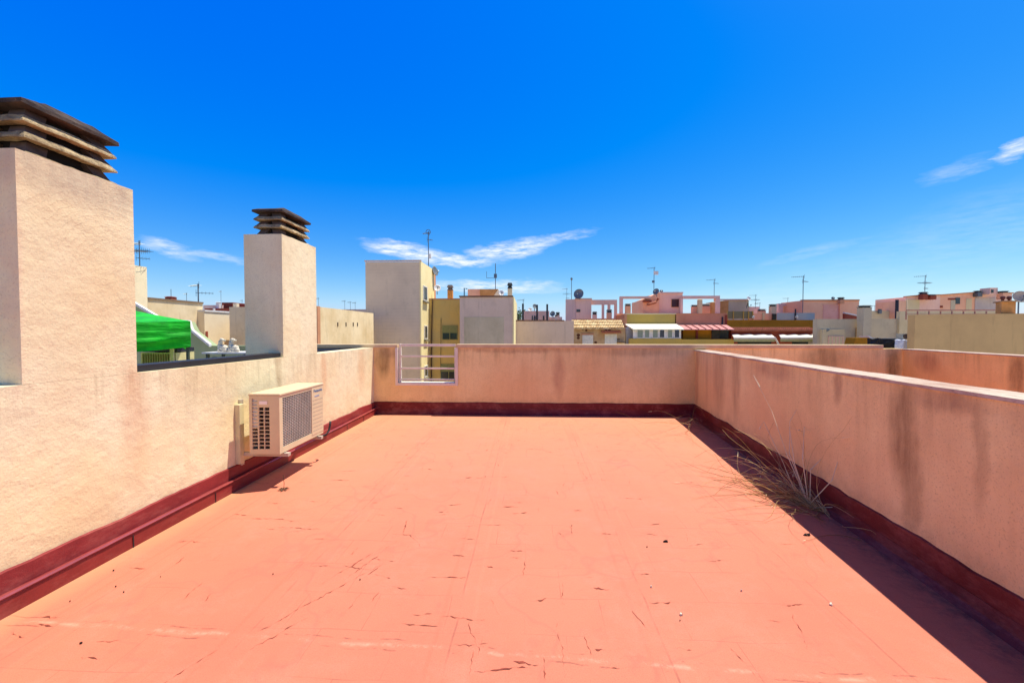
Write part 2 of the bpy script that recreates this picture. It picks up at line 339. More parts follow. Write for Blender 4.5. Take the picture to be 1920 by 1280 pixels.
scene.view_settings.view_transform = 'Standard'; scene.view_settings.look = 'None'; scene.view_settings.gamma = 1; scene.view_settings.exposure = .42
scene.render.resolution_x = 1024; scene.render.resolution_y = 682
# ================================================================== SETTING
M_ground = stucco('street_ground', '#d2bfa4', '#c0ac90', scale=.15)
MB().poly([(-600, -300, GZ), (600, -300, GZ), (600, 1500, GZ), (-600, 1500, GZ)], [(0, 1, 2, 3)]).build('ground', M_ground)
g = bpy.data.objects['ground']; tag(g, 'street level ground between the blocks far below the terrace', 'ground', kind='structure')
# terrace floor sheet
YB = 7.12; XL = -2.80
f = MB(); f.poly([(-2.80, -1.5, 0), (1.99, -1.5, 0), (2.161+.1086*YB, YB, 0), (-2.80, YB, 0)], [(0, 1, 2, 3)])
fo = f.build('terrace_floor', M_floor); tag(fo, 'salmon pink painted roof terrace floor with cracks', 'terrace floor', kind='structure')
M_body = stucco('building_render', '#c9a58c', '#b8937a')
mesh_thing('apartment_block', MB().box(-12.5, 7.6, -4, 7.36, GZ, -.03), M_body, 'apartment block under the salmon terrace, seen below the railing gap', 'building')
M_tile = stucco('neighbour_roof_tiles', '#e89c74', '#dc8c66', scale=2)
tag(MB().poly([(2.2, -1.5, -.02), (5.3, -1.5, -.02), (6.2, YB, -.02), (3.2, YB, -.02)], [(0, 1, 2, 3)]).build('roof_floor', M_tile), 'red roof floor of the terrace beyond the right parapet', 'roof floor', kind='structure')
M_tile2 = stucco('grey_green_roof', '#8b8a78', '#7c7c6c', scale=2)
tag(MB().poly([(-12.4, -1.5, -.02), (-3.05, -1.5, -.02), (-3.05, YB+.2, -.02), (-12.4, YB+.2, -.02)], [(0, 1, 2, 3)]).build('neighbour_floor', M_tile2), 'grey green roof floor beyond the left parapet', 'roof floor', kind='structure')
# ================================================================== PARAPETS
def wall_slab(p0, p1, th, z0, z1, side=1, cols=1):
    """thick wall along p0-p1 (inner face), thickness to the outside"""
    d = Vector((p1[0]-p0[0], p1[1]-p0[1], 0)).normalized(); n = Vector((-d.y, d.x, 0))*side*th
    return MB().prism([(p0[0], p0[1]), (p1[0], p1[1]), (p1[0]+n.x, p1[1]+n.y), (p0[0]+n.x, p0[1]+n.y)], z0, z1)
def strip(p0, p1, nrm, prof, jit=0, jidx=(), seg=90, seed=0):
    """profile (distance from wall, z) swept along a wall foot with an unsteady hand"""
    mb = MB(); p0 = Vector((*p0, 0)); p1 = Vector((*p1, 0)); n = Vector((*nrm, 0)).normalized(); rows = []
    for i in range(seg+1):
        p = p0.lerp(p1, i/seg); L = (p-p0).length; row = []
        for k, (d, z) in enumerate(prof):
            j = noise.noise(Vector((L*2.3, seed, 0)))*jit+noise.noise(Vector((L*9, seed, 4)))*jit*.4 if k in jidx else 0
            row.append(mb.bm.verts.new(p+n*d+Vector((0, 0, z+j))))
        rows.append(row)
    m = len(prof)
    for a, b in zip(rows, rows[1:]):
        for k in range(m): mb.bm.faces.new([a[k], a[(k+1) % m], b[(k+1) % m], b[k]])
    mb.bm.faces.new(rows[0]); mb.bm.faces.new(rows[-1][::-1])
    return mb
BAND = [(-.01, .10), (.022, .10), (.016, .215), (-.01, .225)]
SKIRT = [(-.01, -.01), (.062, -.01), (.058, .085), (.054, .105), (-.01, .112)]
SKIRT2 = [(-.01, -.01), (.075, -.01), (.040, .04), (.024, .10), (-.01, .10)]
BEAD = [(.045, .106), (.062, .100), (.069, .108), (.062, .118), (.045, .116)]
# left wall
lw = thing('parapet_wall', (XL, 3, 0), 'sunlit cream parapet along the left side, carrying both chimneys', 'wall', 'rendered parapet walls')
for a, b in ((-1.5, 2.09), (2.74, 4.45), (5.18, YB)):
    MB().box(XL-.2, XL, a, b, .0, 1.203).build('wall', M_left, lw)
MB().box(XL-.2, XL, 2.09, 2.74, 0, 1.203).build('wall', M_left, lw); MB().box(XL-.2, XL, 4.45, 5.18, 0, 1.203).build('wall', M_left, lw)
strip((XL, -1.5), (XL, YB-.01), (1, 0), BAND, .02, (2, 3), 160, 1).build('flashing', M_red, lw)
strip((XL, -1.5), (XL, YB-.01), (1, 0), SKIRT, .003, (2, 3), 120, 2).build('skirting', M_redl, lw)
strip((XL, -1.5), (XL, YB-.01), (1, 0), BEAD, .003, (0, 1, 2, 3, 4), 120, 2).build('trim', M_trim, lw)
jo = MB()
for y in (2.62, 3.35, 1.9, 5.9, 6.5): jo.box(XL+.0625, XL+.0655, y, y+.006, 0, .085)
jo.build('joint', M_black, lw)
MB().box(XL-.18, XL-.03, 2.745, 4.44, 1.204, 1.252).build('coping', M_black, lw)
# back wall with the railing gap
bw = thing('parapet_wall', (0, YB, 0), 'pink parapet across the back with a railed gap, under a pale coping', 'wall', 'rendered parapet walls')
gx0 = at(745, 650, YB).x; gx1 = at(855, 650, YB).x; gz = .565
XE = 6.5; XW = at(575, 650, YB).x
pts = [(XW, YB, 0), (XE, YB, 0), (XE, YB, 1.2), (gx1, YB, 1.2), (gx1, YB, gz), (gx0, YB, gz), (gx0, YB, 1.2), (XW, YB, 1.2)]
MB().extr([(XW, YB, 0), (XL-.2, YB, 0), (XL-.2, YB, 1.2), (XW, YB, 1.2)], (0, .2, 0)).build('wall_end', plain('shade_grey_render', '#6d6a6c', .9), bw)  # leftward end of the wall, the shade on its face coloured dark grey
MB().extr([(XL-.2, YB, 0), (XE, YB, 0), (XE, YB, 1.2), (gx1, YB, 1.2), (gx1, YB, gz), (gx0, YB, gz), (gx0, YB, 1.2), (XL-.2, YB, 1.2)], (0, .2, 0)).build('wall', M_back, bw)
MB().box(gx1-.002, at(1655, 650, YB).x, YB-.02, YB+.22, 1.201, 1.266).build('coping', M_copg, bw, bevel=.006)
MB().box(XW, gx0+.002, YB-.02, YB+.22, 1.201, 1.262).build('coping', M_copg, bw, bevel=.006)
strip((XL+.01, YB), (2.161+.1086*YB, YB), (0, -1), BAND, .01, (2, 3), 80, 5).build('flashing', M_redd, bw)
strip((XL+.062, YB), (2.161+.1086*YB, YB), (0, -1), SKIRT2, .006, (2, 3), 80, 6).build('skirting', M_redd, bw)
# frame lining the gap
MB().box(gx0-.035, gx0+.012, YB-.024, YB+.215, gz-.045, 1.2).build('jamb', M_rail, bw, bevel=.004)
MB().box(gx1-.012, gx1+.035, YB-.024, YB+.215, gz-.045, 1.2).build('jamb', M_rail, bw, bevel=.004)
MB().box(gx0+.0125, gx1-.0125, YB-.022, YB+.21, gz-.045, gz+.004).build('sill', M_rail, bw, bevel=.004)
rl = thing('railing', ((gx0+gx1)/2, YB+.06, gz), 'white painted railing of four bars filling the gap in the back parapet', 'railing')
for z, h in ((1.225, .045), (1.03, .03), (.81, .03), (.615, .022)):
    MB().box(gx0+.055, gx1-.02, YB+.04, YB+.065, z, z+h).build('rail', M_rail, rl, bevel=.003)
MB().box(gx0+.025, gx0+.054, YB+.02, YB+.07, gz+.005, 1.275).build('post', M_rail, rl, bevel=.004)
MB().box(gx1-.045, gx1-.019, YB+.07, YB+.12, gz+.005, 1.2).build('post', M_rail, rl, bevel=.004)
# right wall
rwl = thing('parapet_wall', rw(3, 0), 'pink parapet along the right side with a white flaking top, in shade', 'wall', 'rendered parapet walls')
a = rw(-1.5, 0); b = rw(YB-.003, 0)
wall_slab((a[0], a[1]), (b[0], b[1]), .19, 0, 1.15, -1).build('wall', M_right, rwl)
d = Vector((.1086, 1, 0)).normalized(); nn = Vector((d.y, -d.x, 0))
def offs(p, k): return (p[0]+nn.x*k, p[1]+nn.y*k)
cp = strip(offs(a, 0), offs(b, 0), (nn.x, nn.y), [(-.012, 1.151), (.205, 1.151), (.205, 1.176), (-.012, 1.172)], .004, (2, 3), 120, 9)
cp.build('coping', M_cop, rwl)
strip((a[0], a[1]), (b[0], b[1]), (-nn.x, -nn.y), BAND, .02, (2, 3), 160, 11).build('flashing', M_redd, rwl)
strip((a[0], a[1]), (b[0], b[1]), (-nn.x, -nn.y), SKIRT2, .006, (2, 3), 120, 12).build('skirting', M_redd, rwl)
# neighbour terrace wall further right
nbw = thing('parapet_wall', (6.3, 5, 0), 'orange pink parapet beyond the right wall, running out of frame under the big beige wall', 'wall', 'rendered parapet walls')
c0 = atZ(1663, 652, 1.2); c1 = atZ(1920, 667, 1.2); dd = (c1-c0).normalized(); c0 = Vector((c0.x-.05, YB, 0)); p1 = c1+dd*6
wall_slab((p1.x, p1.y), (c0.x, c0.y), .2, 0, 1.18, -1).build('wall', M_nb, nbw)
dn = Vector((c0.x-p1.x, c0.y-p1.y, 0)).normalized(); n2 = (dn.y, -dn.x)
strip((p1.x, p1.y), (c0.x, c0.y), n2, [(-.01, 1.181), (.21, 1.181), (.21, 1.2), (-.01, 1.198)], .004, (2, 3), 60, 19).build('coping', M_cop, nbw)
# ================================================================== CHIMNEYS
def cap_mat():
    n = N('weathered_concrete'); col = n.mix(n.rng(n.noise(5, 6, .7), .4, .62), rgb('#cdb68a'), rgb('#8c7456'))
    col = n.mix(n.rng(n.noise(18, 8, .85), .46, .64, 0, .8), col, rgb('#4c3e32'))
    return n.fin(col, .95, 0, n.bump(n.noise(45, 6, .75), .9, .02), .2)
def lid_mat():
    n = N('sooty_lichen_concrete'); col = n.mix(n.rng(n.noise(6, 6, .7), .4, .66), rgb('#3a3230'), rgb('#62544a'))
    col = n.mix(n.rng(n.noise(9, 8, .8), .6, .72, 0, .85), col, rgb('#9a7a58'))
    return n.fin(col, .95, 0, n.bump(n.noise(40, 6, .75), .9, .02), .2)
M_cap = cap_mat(); M_lid = lid_mat(); M_soot = plain('soot', '#1f1b1a', .95); M_post = plain('sooty_post', '#5e4a3e', .95, var=.25, scale=14)
def roughen(mb, amt, cuts=4):
    bmesh.ops.subdivide_edges(mb.bm, edges=mb.bm.edges[:], cuts=cuts, use_grid_fill=True)
    for v in mb.bm.verts: v.co += noise.noise_vector(v.co*9)*amt+noise.noise_vector(v.co*27)*amt*.5
    return mb
def frust(mb, x0, x1, y0, y1, z0, z1, i1, i0=0):
    """ring body whose top is drawn in by i1 and bottom by i0"""
    p = [(x0+i0, y0+i0, z0), (x1-i0, y0+i0, z0), (x1-i0, y1-i0, z0), (x0+i0, y1-i0, z0), (x0+i1, y0+i1, z1), (x1-i1, y0+i1, z1), (x1-i1, y1-i1, z1), (x0+i1, y1-i1, z1)]
    return mb.poly(p, [(3, 2, 1, 0), (4, 5, 6, 7), (0, 1, 5, 4), (1, 2, 6, 5), (2, 3, 7, 6), (3, 0, 4, 7)])
def chimney(x0, x1, y0, y1, ztop, label, capdim, mat):
    c = thing('chimney', ((x0+x1)/2, (y0+y1)/2, 1.204), label, 'chimney', 'rendered chimneys on the left parapet')
    # shaft stands on the wall, its face 2 mm proud of nothing: same plane as the wall, butted on top
    MB().box(x0, x1, y0, y1, 1.204, ztop).build('shaft', mat, c)
    ins, h = capdim; X0, X1, Y0, Y1 = x0+ins, x1-ins*.55, y0+ins, y1-ins
    hh = h/4.0; M_lid_ = M_lid
    MB().box(X0+.085, X1-.085, Y0+.085, Y1-.085, ztop+.002, ztop+hh*3).build('flue', M_soot, c)
    q0, q1, q2 = 0., .024, .058                # how far the slope is drawn in at lip foot, lip head, post head
    def ring(z0, z1, a_, b_, tk):
        mb = MB(); R4 = lambda q: [(X0+q, Y0+q), (X1-q, Y0+q), (X1-q, Y1-q), (X0+q, Y1-q)]
        rs = [(R4(a_), z0), (R4(a_+.002), z0+.012), (R4(b_), z1), (R4(b_+tk), z1), (R4(a_+tk+.02), z0)]
        V = [[mb.bm.verts.new((x, y, zz)) for x, y in r_] for r_, zz in rs]
        for i in range(5):
            A, B = V[i], V[(i+1) % 5]
            for q in range(4): mb.bm.faces.new([A[q], A[(q+1) % 4], B[(q+1) % 4], B[q]])
        return roughen(mb, .006, 9)
    for k in range(3):
        z0 = ztop+.001+hh*k; zl = z0+hh*(.47 if k else .28); z1 = z0+hh*.985
        sl = ring(z0, zl, q0, q1, .03).build('slat', M_cap, c)
        for sx in (0, 1):
            for sy in (0, 1):
                def cn(q, w_=.10):
                    xa = X0+q if sx == 0 else X1-q; xb = xa+(w_ if sx == 0 else -w_); ya = Y0+q if sy == 0 else Y1-q; yb_ = ya+(w_ if sy == 0 else -w_)
                    return [(xa, ya), (xb, ya), (xb, yb_), (xa, yb_)]
                mb = MB(); lo, hi = cn(q1+.001), cn(q2)
                mb.poly([(x, y, zl+.0005) for x, y in lo]+[(x, y, z1) for x, y in hi], [(3, 2, 1, 0), (4, 5, 6, 7), (0, 1, 5, 4), (1, 2, 6, 5), (2, 3, 7, 6), (3, 0, 4, 7)])
                roughen(mb, .003, 2).build('post', M_post, c)
    zt = ztop+hh*3+.002; e = .010; W_ = X1-X0
    lid = MB(); a = [(X0-e, Y0-e), (X1+e, Y0-e), (X1+e, Y1+e), (X0-e, Y1+e)]
    lv = [(a, zt), (a, zt+.024), ([(x+(.08 if i in (0, 3) else -.08), y+(.17 if i in (0, 1) else -.10)) for i, (x, y) in enumerate(a)], zt+.086)]
    V = [[lid.bm.verts.new((x, y, zz)) for x, y in r_] for r_, zz in lv]
    for A, B in zip(V, V[1:]):
        for q in range(4): lid.bm.faces.new([A[q], A[(q+1) % 4], B[(q+1) % 4], B[q]])
    lid.bm.faces.new(V[0][::-1]); lid.bm.faces.new(V[-1])
    roughen(lid, .006, 4).build('lid', M_lid, c)
    return c
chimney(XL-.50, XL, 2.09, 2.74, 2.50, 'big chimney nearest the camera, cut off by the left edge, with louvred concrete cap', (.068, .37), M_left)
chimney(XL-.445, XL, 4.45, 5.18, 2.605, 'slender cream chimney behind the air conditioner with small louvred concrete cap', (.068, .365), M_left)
# ================================================================== AIR CONDITIONER
M_acp = plain('ivory_metal_casing', '#ddc99e', .42, var=.06, scale=3, spec=.5)
M_dark = plain('dark_coil', '#5a4a3a', .7); M_fin = plain('lit_aluminium_fins', '#f2e6cc', .6)
M_mesh = plain('grey_brown_grille', '#8e8378', .5, .2); M_ink = plain('blue_grey_ink', '#5d7a9c', .6); M_rub = plain('black_hose', '#181616', .6)
AX0, AX1, AY0, AY1, AZ0, AZ1 = -2.645, -2.35, 3.66, 4.46, .335, .908
ac = thing('air_conditioner', ((AX0+AX1)/2, (AY0+AY1)/2, .28), 'ivory outdoor air conditioning unit on brackets on the left wall', 'air conditioner')
X = [AX0, AX0+.028, AX0+.082, AX0+.094, AX0+.142, AX0+.150, AX0+.198, AX1]
cs = MB()                                   # casing shell pieces
cs.box(AX0, AX1, AY0+.012, AY1, AZ0, AZ0+.03)                       # bottom
cs.box(AX0, AX0+.01, AY0+.012, AY1, AZ0+.03, AZ1-.02)               # back
cs.box(AX0+.01, AX1-.012, AY1-.01, AY1, AZ0+.03, AZ1-.02)           # far side
cs.box(AX1-.012, AX1, AY0+.012, AY0+.05, AZ0+.03, AZ1-.02)          # front margins
cs.box(AX1-.012, AX1, AY0+.05, AY0+.56, AZ0+.03, AZ0+.055); cs.box(AX1-.012, AX1, AY0+.05, AY0+.56, AZ1-.045, AZ1-.02)
cs.build('casing', M_acp, ac)
fp = MB().box(AX1-.012, AX1+.004, AY0+.56, AY1-.0, AZ0+.03, AZ1-.021)
fpo = fp.build('front_panel', M_acp, ac, bevel=.003)
cr = MB()
for i in range(9): cr.box(AX1+.0045, AX1+.0055, AY0+.575, AY1-.02, AZ0+.07+i*.042, AZ0+.0725+i*.042)
cr.build('groove', plain('panel_shadow_line', '#a39688', .6), ac)
MB().box(AX0-.006, AX1+.008, AY0-.004, AY1+.006, AZ1-.019, AZ1+.002).build('top_cover', M_acp, ac, bevel=.006)
MB().box(AX0+.06, AX1-.03, AY0+.06, AY1-.03, AZ0+.032, AZ1-.03).build('coil', M_dark, ac)
MB().box(X[1]-.004, X[2]+.004, AY0+.014, AY0+.03, AZ0+.24, AZ1-.04).build('fins', M_fin, ac)  # fin strip coloured bright to stand in for light filling these openings
gr = MB()
nb_ = 30
for i in range(nb_+1):
    z = AZ0+.055+(AZ1-AZ0-.10)*i/nb_; gr.box(AX1-.010, AX1-.004, AY0+.05, AY0+.56, z-.0026, z+.0026)
for i in range(1, 17):
    y = AY0+.05+.51*i/17; gr.box(AX1-.0035, AX1+.0005, y-.0018, y+.0018, AZ0+.055, AZ1-.045)
gr.build('front_grille', plain('warm_grey_wire', '#c9bcab', .5), ac)
fan = MB(); fc = (AX1-.03, AY0+.305, (AZ0+AZ1)/2)
fan.lathe([(.235, 0), (.235, .012), (.225, .012), (.225, 0)], fc, (1, 0, 0), 32)
for k in range(3):
    a0 = k*2.094
    for s_ in range(6):
        a1 = a0+s_*.17; a2 = a1+.17
        fan.poly([(fc[0], fc[1]+math.cos(a1)*.05, fc[2]+math.sin(a1)*.05), (fc[0]+.003*s_, fc[1]+math.cos(a1)*.2, fc[2]+math.sin(a1)*.2), (fc[0]+.003*(s_+1), fc[1]+math.cos(a2)*.2, fc[2]+math.sin(a2)*.2), (fc[0], fc[1]+math.cos(a2)*.05, fc[2]+math.sin(a2)*.05)], [(0, 1, 2, 3)])
fan.lathe([(.055, .012), (.055, .0), (.001, .0)], fc, (-1, 0, 0), 20)
fan.build('fan', plain('grey_fan_plastic', '#4e4944', .5), ac)
sd_ = MB()                                  # side plate with three columns of openings
X = [AX0, AX0+.028, AX0+.082, AX0+.094, AX0+.142, AX0+.150, AX0+.198, AX1]
# solid parts
sd_.box(AX0, X[1], AY0, AY0+.012, AZ0+.0, AZ1-.02); sd_.box(X[6], AX1, AY0, AY0+.012, AZ0, AZ1-.02)
sd_.box(X[1], X[6], AY0, AY0+.012, AZ0, AZ0+.045); sd_.box(X[1], X[6], AY0, AY0+.012, AZ1-.045, AZ1-.02)
sd_.box(X[3], X[6], AY0, AY0+.012, AZ1-.125, AZ1-.0455)
sd_.box(X[2], X[3], AY0, AY0+.012, AZ0+.0455, AZ1-.0455); sd_.box(X[4], X[5], AY0, AY0+.012, AZ0+.0455, AZ1-.126)
for i in range(12):
    z = AZ0+.045+i*(AZ1-AZ0-.17)/11.; sd_.box(X[3]+.0002, X[4]-.0002, AY0+.001, AY0+.011, z-.0035, z+.0035); sd_.box(X[5]+.0002, X[6]-.0002, AY0+.001, AY0+.011, z-.0035, z+.0035)
for i in range(1, 14):
    z = AZ0+.045+i*(AZ1-AZ0-.09)/14.; sd_.box(X[1]+.0002, X[2]-.0002, AY0+.001, AY0+.011, z-.0035, z+.0035)
sd_.build('side_grille', M_acp, ac)
MB().box(X[3]+.008, X[6]-.02, AY0-.004, AY0+.0, AZ1-.100, AZ1-.068).build('handle', plain('white_grip', '#fff4e6', .4, var=.03), ac, bevel=.0015)
for i, y in enumerate((3.745, 4.36)):
    br = MB(); br.box(-2.785, -2.31, y-.022, y+.022, .293, .326); br.extr([(-2.80, y-.02, .20), (-2.80, y-.02, .84 if i == 0 else .5), (-2.775, y-.02, .84 if i == 0 else .5), (-2.775, y-.02, .20)], (0, .04, 0))
    b_ = br.build('bracket', plain('galvanised_bracket', '#c9bda6', .5, .2), ac, bevel=.002)
    fo_ = MB().lathe([(.02, 0), (.022, .006), (.012, .012), (.0, .012)], (-2.38, y, .326), (0, 0, 1), 12); fo_.build('rubber_foot', M_rub, b_)
MB().tube([(-2.38, 4.42, .30), (-2.34, 4.50, .30), (-2.33, 4.55, .34), (-2.33, 4.58, .40), (-2.332, 4.59, .44)], .012, 8).build('hose', M_rub, ac, smooth=True)
MB().tube([(-2.62, 4.42, .31), (-2.64, 4.5, .26), (-2.70, 4.6, .22), (-2.715, 4.9, .17), (-2.715, 5.3, .16)], .018, 8).build('pipe', M_redl, ac, smooth=True)
pc = MB().box(XL+.001, XL+.05, 3.675, 3.735, .228, .80); pc.build('pipe_cover', plain('yellowed_duct', '#d9cfa0', .6), ac, bevel=.004)
def text(s_, size, loc, rot, mat, parent, name, ext=.0008):
    cu = bpy.data.curves.new(name, 'FONT'); cu.body = s_; cu.size = size; cu.extrude = ext; cu.align_x = 'CENTER'; cu.align_y = 'CENTER'; cu.offset = .0006
    o = bpy.data.objects.new(name, cu); COL.objects.link(o); bpy.context.view_layer.update()
    me = bpy.data.meshes.new_from_object(o.evaluated_get(bpy.context.evaluated_depsgraph_get())); bpy.data.objects.remove(o); bpy.data.curves.remove(cu)
    me.transform(Matrix.Translation(loc) @ rot); me.transform(world(parent).inverted()); me.materials.append(mat)
    o = bpy.data.objects.new(name, me); COL.objects.link(o); o.parent = parent; return o
ROTX = Matrix(((0, 0, 1, 0), (1, 0, 0, 0), (0, 1, 0, 0), (0, 0, 0, 1)))
text('Panasonic', .046, (AX1+.0052, AY0+.685, AZ1-.065), ROTX, M_ink, fpo, 'brand_lettering')
text('INVERTER', .022, (AX1+.0052, AY0+.665, AZ1-.125), ROTX, plain('pale_blue_ink', '#a9b6cc', .6), fpo, 'small_lettering')
# dripping weed under the unit
M_straw = plain('dry_straw', '#dcb676', .9, var=.25, scale=9); M_straw2 = plain('brown_dry_straw', '#a87838', .9, var=.3, scale=9)
lf = MB(); p = atZ(532, 918)
lf.tube([(p.x, p.y, .005), (p.x+.005, p.y, .06), (p.x-.01, p.y+.01, .14)], .0025, 4)
for k in range(7):
    a = k*.9; lf.poly([(p.x, p.y, .01), (p.x+math.cos(a)*.03, p.y+math.sin(a)*.03, .018), (p.x+math.cos(a+.3)*.055, p.y+math.sin(a+.3)*.055, .006), (p.x+math.cos(a+.7)*.03, p.y+math.sin(a+.7)*.03, .014)], [(0, 1, 2, 3)])
mesh_thing('weed_sprig', lf, plain('withered_leaf', '#6b4a30', .9), 'small withered weed sprig below the air conditioner', 'weed')
# ================================================================== DRY GRASS
def curve_pts(p0, dirv, L, droop, n=9, wob=.03, seed=0):
    p = Vector(p0); d = Vector(dirv).normalized(); out = [p.copy()]
    for i in range(n):
        d = (d+Vector((0, 0, -droop*(.4+i/n)))/n*2+noise.noise_vector(p*3+Vector((seed*7.7, 0, 0)))*wob).normalized()
        q = p+d*L/n
        if q.z < .006: q.z = .006+random.random()*.01; d.z = abs(d.z)*.1
        lim = 2.161+.1086*q.y-.03
        if q.x > lim: q.x = lim; d.x = -abs(d.x)*.2
        p = q; out.append(p.copy())
    return out
def grass(name, root, spec, label, seeds=()):
    th = thing(name, root, label, 'grass clump')
    a = MB(); b = MB(); hd = MB()
    for i in range(spec['n']):
        ang = random.gauss(spec['ang'], spec['sp']); up = random.uniform(*spec['up']); L = random.uniform(*spec['L'])
        s = Vector(root)+Vector((random.gauss(0, .05), random.gauss(0, spec.get('ry', .09)), .0)); s.z = .005; s.x = min(s.x, 2.161+.1086*s.y-.06)
        pts_ = curve_pts(s, (math.cos(ang), math.sin(ang), up), L, random.uniform(.1, spec['droop']), wob=.62, seed=i)
        (a if random.random() < .6 else b).tube(pts_, random.uniform(.0016, .0034), 3, .0009)
        if random.random() < .16:
            hd.tube([pts_[-1], pts_[-1]+(pts_[-1]-pts_[-2])*.6], .0035, 4, .001)
            if random.random() < .6:
                q = pts_[5]; hd.tube([q, q+Vector((random.uniform(-.06, .06), random.uniform(-.06, .06), random.uniform(-.02, .08)))], .0022, 3, .0006)
    for pl in seeds:
        hd.tube(pl, .0042, 4, .0018); hd.tube([Vector(pl[-1]), Vector(pl[-1])+(Vector(pl[-1])-Vector(pl[-2]))*.5], .0075, 5, .002)
    a.build('stems', M_straw, th); b.build('dead_stems', M_straw2, th); hd.build('seed_heads', plain('pale_seed_head', '#eddcae', .9), th)
    return th
def P3(px, py, Y): return tuple(at(px, py, Y))
rt = Vector((2.43, 3.5, 0))
tall = [[(2.42, 3.5, 0), P3(1475, 850, 3.8), P3(1447, 770, 3.95), P3(1424, 725, 4.0)], [(2.42, 3.5, 0), P3(1480, 850, 3.8), P3(1481, 790, 3.9), P3(1500, 755, 3.95), P3(1490, 740, 3.97)][:4],
        [(2.43, 3.5, 0), P3(1520, 880, 3.5), P3(1540, 860, 3.55), P3(1558, 820, 3.6)], [(2.42, 3.5, 0), P3(1560, 900, 3.3), P3(1582, 830, 3.35), P3(1592, 790, 3.4)],
        [(2.42, 3.5, 0), P3(1490, 870, 3.6), P3(1480, 800, 3.75), P3(1497, 806, 3.78)], [(2.4, 3.6, 0), P3(1470, 870, 3.9), P3(1432, 790, 4.2), P3(1426, 800, 4.2)],
        [(2.4, 3.45, 0), P3(1570, 950, 3.3), P3(1578, 985, 3.2), P3(1582, 1010, 3.05)], [(2.42, 3.5, 0), P3(1505, 860, 3.5), P3(1508, 800, 3.7), P3(1530, 815, 3.7)]]
for pl in tall[:]:
    pass
grass('dry_grass', rt, dict(n=90, ang=R(122), sp=.34, up=(.05, 1.0), L=(.35, 1.15), droop=1.9), 'big sprawling clump of dry straw grass at the right wall foot', tall)
for k in range(1): grass('dry_grass', Vector((2.45, 3.42, 0)), dict(n=34, ang=R(180), sp=1.2, up=(.1, 1.1), L=(.15, .5), droop=1.6, ry=.05), 'short upright tuft of dry grass at the nearer end of the straw clump')
grass('dry_grass', Vector((2.8, 6.95, 0)), dict(n=14, ang=R(258), sp=.18, up=(.0, .35), L=(.7, 2.4), droop=.7), 'thin dry grass stems sprouting in the far right corner')
grass('dry_grass', Vector((2.38, 3.25, 0)), dict(n=12, ang=R(195), sp=.55, up=(.0, .15), L=(.3, 1.05), droop=.9, ry=.15), 'loose flat straws lying on the sunlit floor beside the grass clump')
# ================================================================== CRACKS AND DEBRIS ON THE FLOOR
ck = MB()
def crack(px, py, L, ang=0., wd=.007):
    p = atZ(px, py); n_ = max(7, int(L/.014)); prev = None; c, s = math.cos(ang), math.sin(ang); sd = random.random()*50
    for i in range(n_+1):
        u = i/n_; o = (u-.5)*L; j = noise.noise(Vector((o*6, sd, 0)))*.022+noise.noise(Vector((o*40, sd, 3)))*.011+noise.noise(Vector((o*110, sd, 5)))*.006
        ww = wd*.78*max(.08, noise.noise(Vector((o*26, sd, 9)))*2.2+noise.noise(Vector((o*90, sd, 12)))*1.2+.35)*math.sin(math.pi*min(max(u, .04), .96))
        q = Vector((p.x+c*o-s*j, p.y+s*o+c*j, .0022))
        a_ = ck.bm.verts.new((q.x-s*-ww, q.y+c*-ww*1.2, .0022)); b_ = ck.bm.verts.new((q.x-s*ww, q.y+c*ww*1.2, .0022))
        if prev: ck.bm.faces.new([prev[0], a_, b_, prev[1]])
        prev = (a_, b_)
for px, py, wpx, k in ((925, 1063, 85, 1), (975, 1112, 0, 0), (840, 1083, 85, 1), (1010, 1125, 40, 1.2), (865, 1160, 110, 1.1), (790, 1172, 95, 1.1), (1120, 1102, 55, 1), (970, 1033, 48, .9), (910, 985, 95, 1), (978, 962, 45, .9), (948, 950, 60, .8),
                       (1180, 934, 80, .6), (1245, 1130, 70, 1), (1125, 1217, 30, 1.5), (940, 1255, 130, 1.2), (850, 946, 40, .8), (810, 880, 55, .8), (795, 832, 40, .7), (1150, 844, 60, .7), (540, 975, 60, .8), (600, 1010, 40, .8), (455, 965, 50, 1), (500, 972, 90, 1.), (560, 990, 110, .8),
                       (360, 1015, 60, 1.), (260, 1065, 50, 1), (95, 1156, 60, 1.6), (85, 1172, 45, 1.6), (30, 1190, 60, 1), (200, 1202, 50, 1), (740, 1100, 60, 1), (725, 1050, 60, .8), (170, 1234, 50, .9), (985, 1247, 60, 1.2), (1000, 842, 60, .6), (720, 1080, 50, .9), (1330, 950, 60, .5), (1290, 905, 50, .5), (480, 905, 60, .7), (640, 900, 60, .7), (600, 940, 60, .7), (1350, 1050, 60, .6), (1215, 1076, 40, .7), (830, 960, 30, 1), (600, 1060, 50, .7), (880, 1010, 50, .6), (1280, 1216, 40, .9), (1120, 845, 70, .6), (880, 850, 50, .5), (760, 852, 40, .7)):
    p0, p1_ = atZ(px-wpx/2, py), atZ(px+wpx/2, py)
    if wpx: crack(px, py, max(.04, (p1_-p0).length*.8), R(random.uniform(-9, 6)), .0042*k)
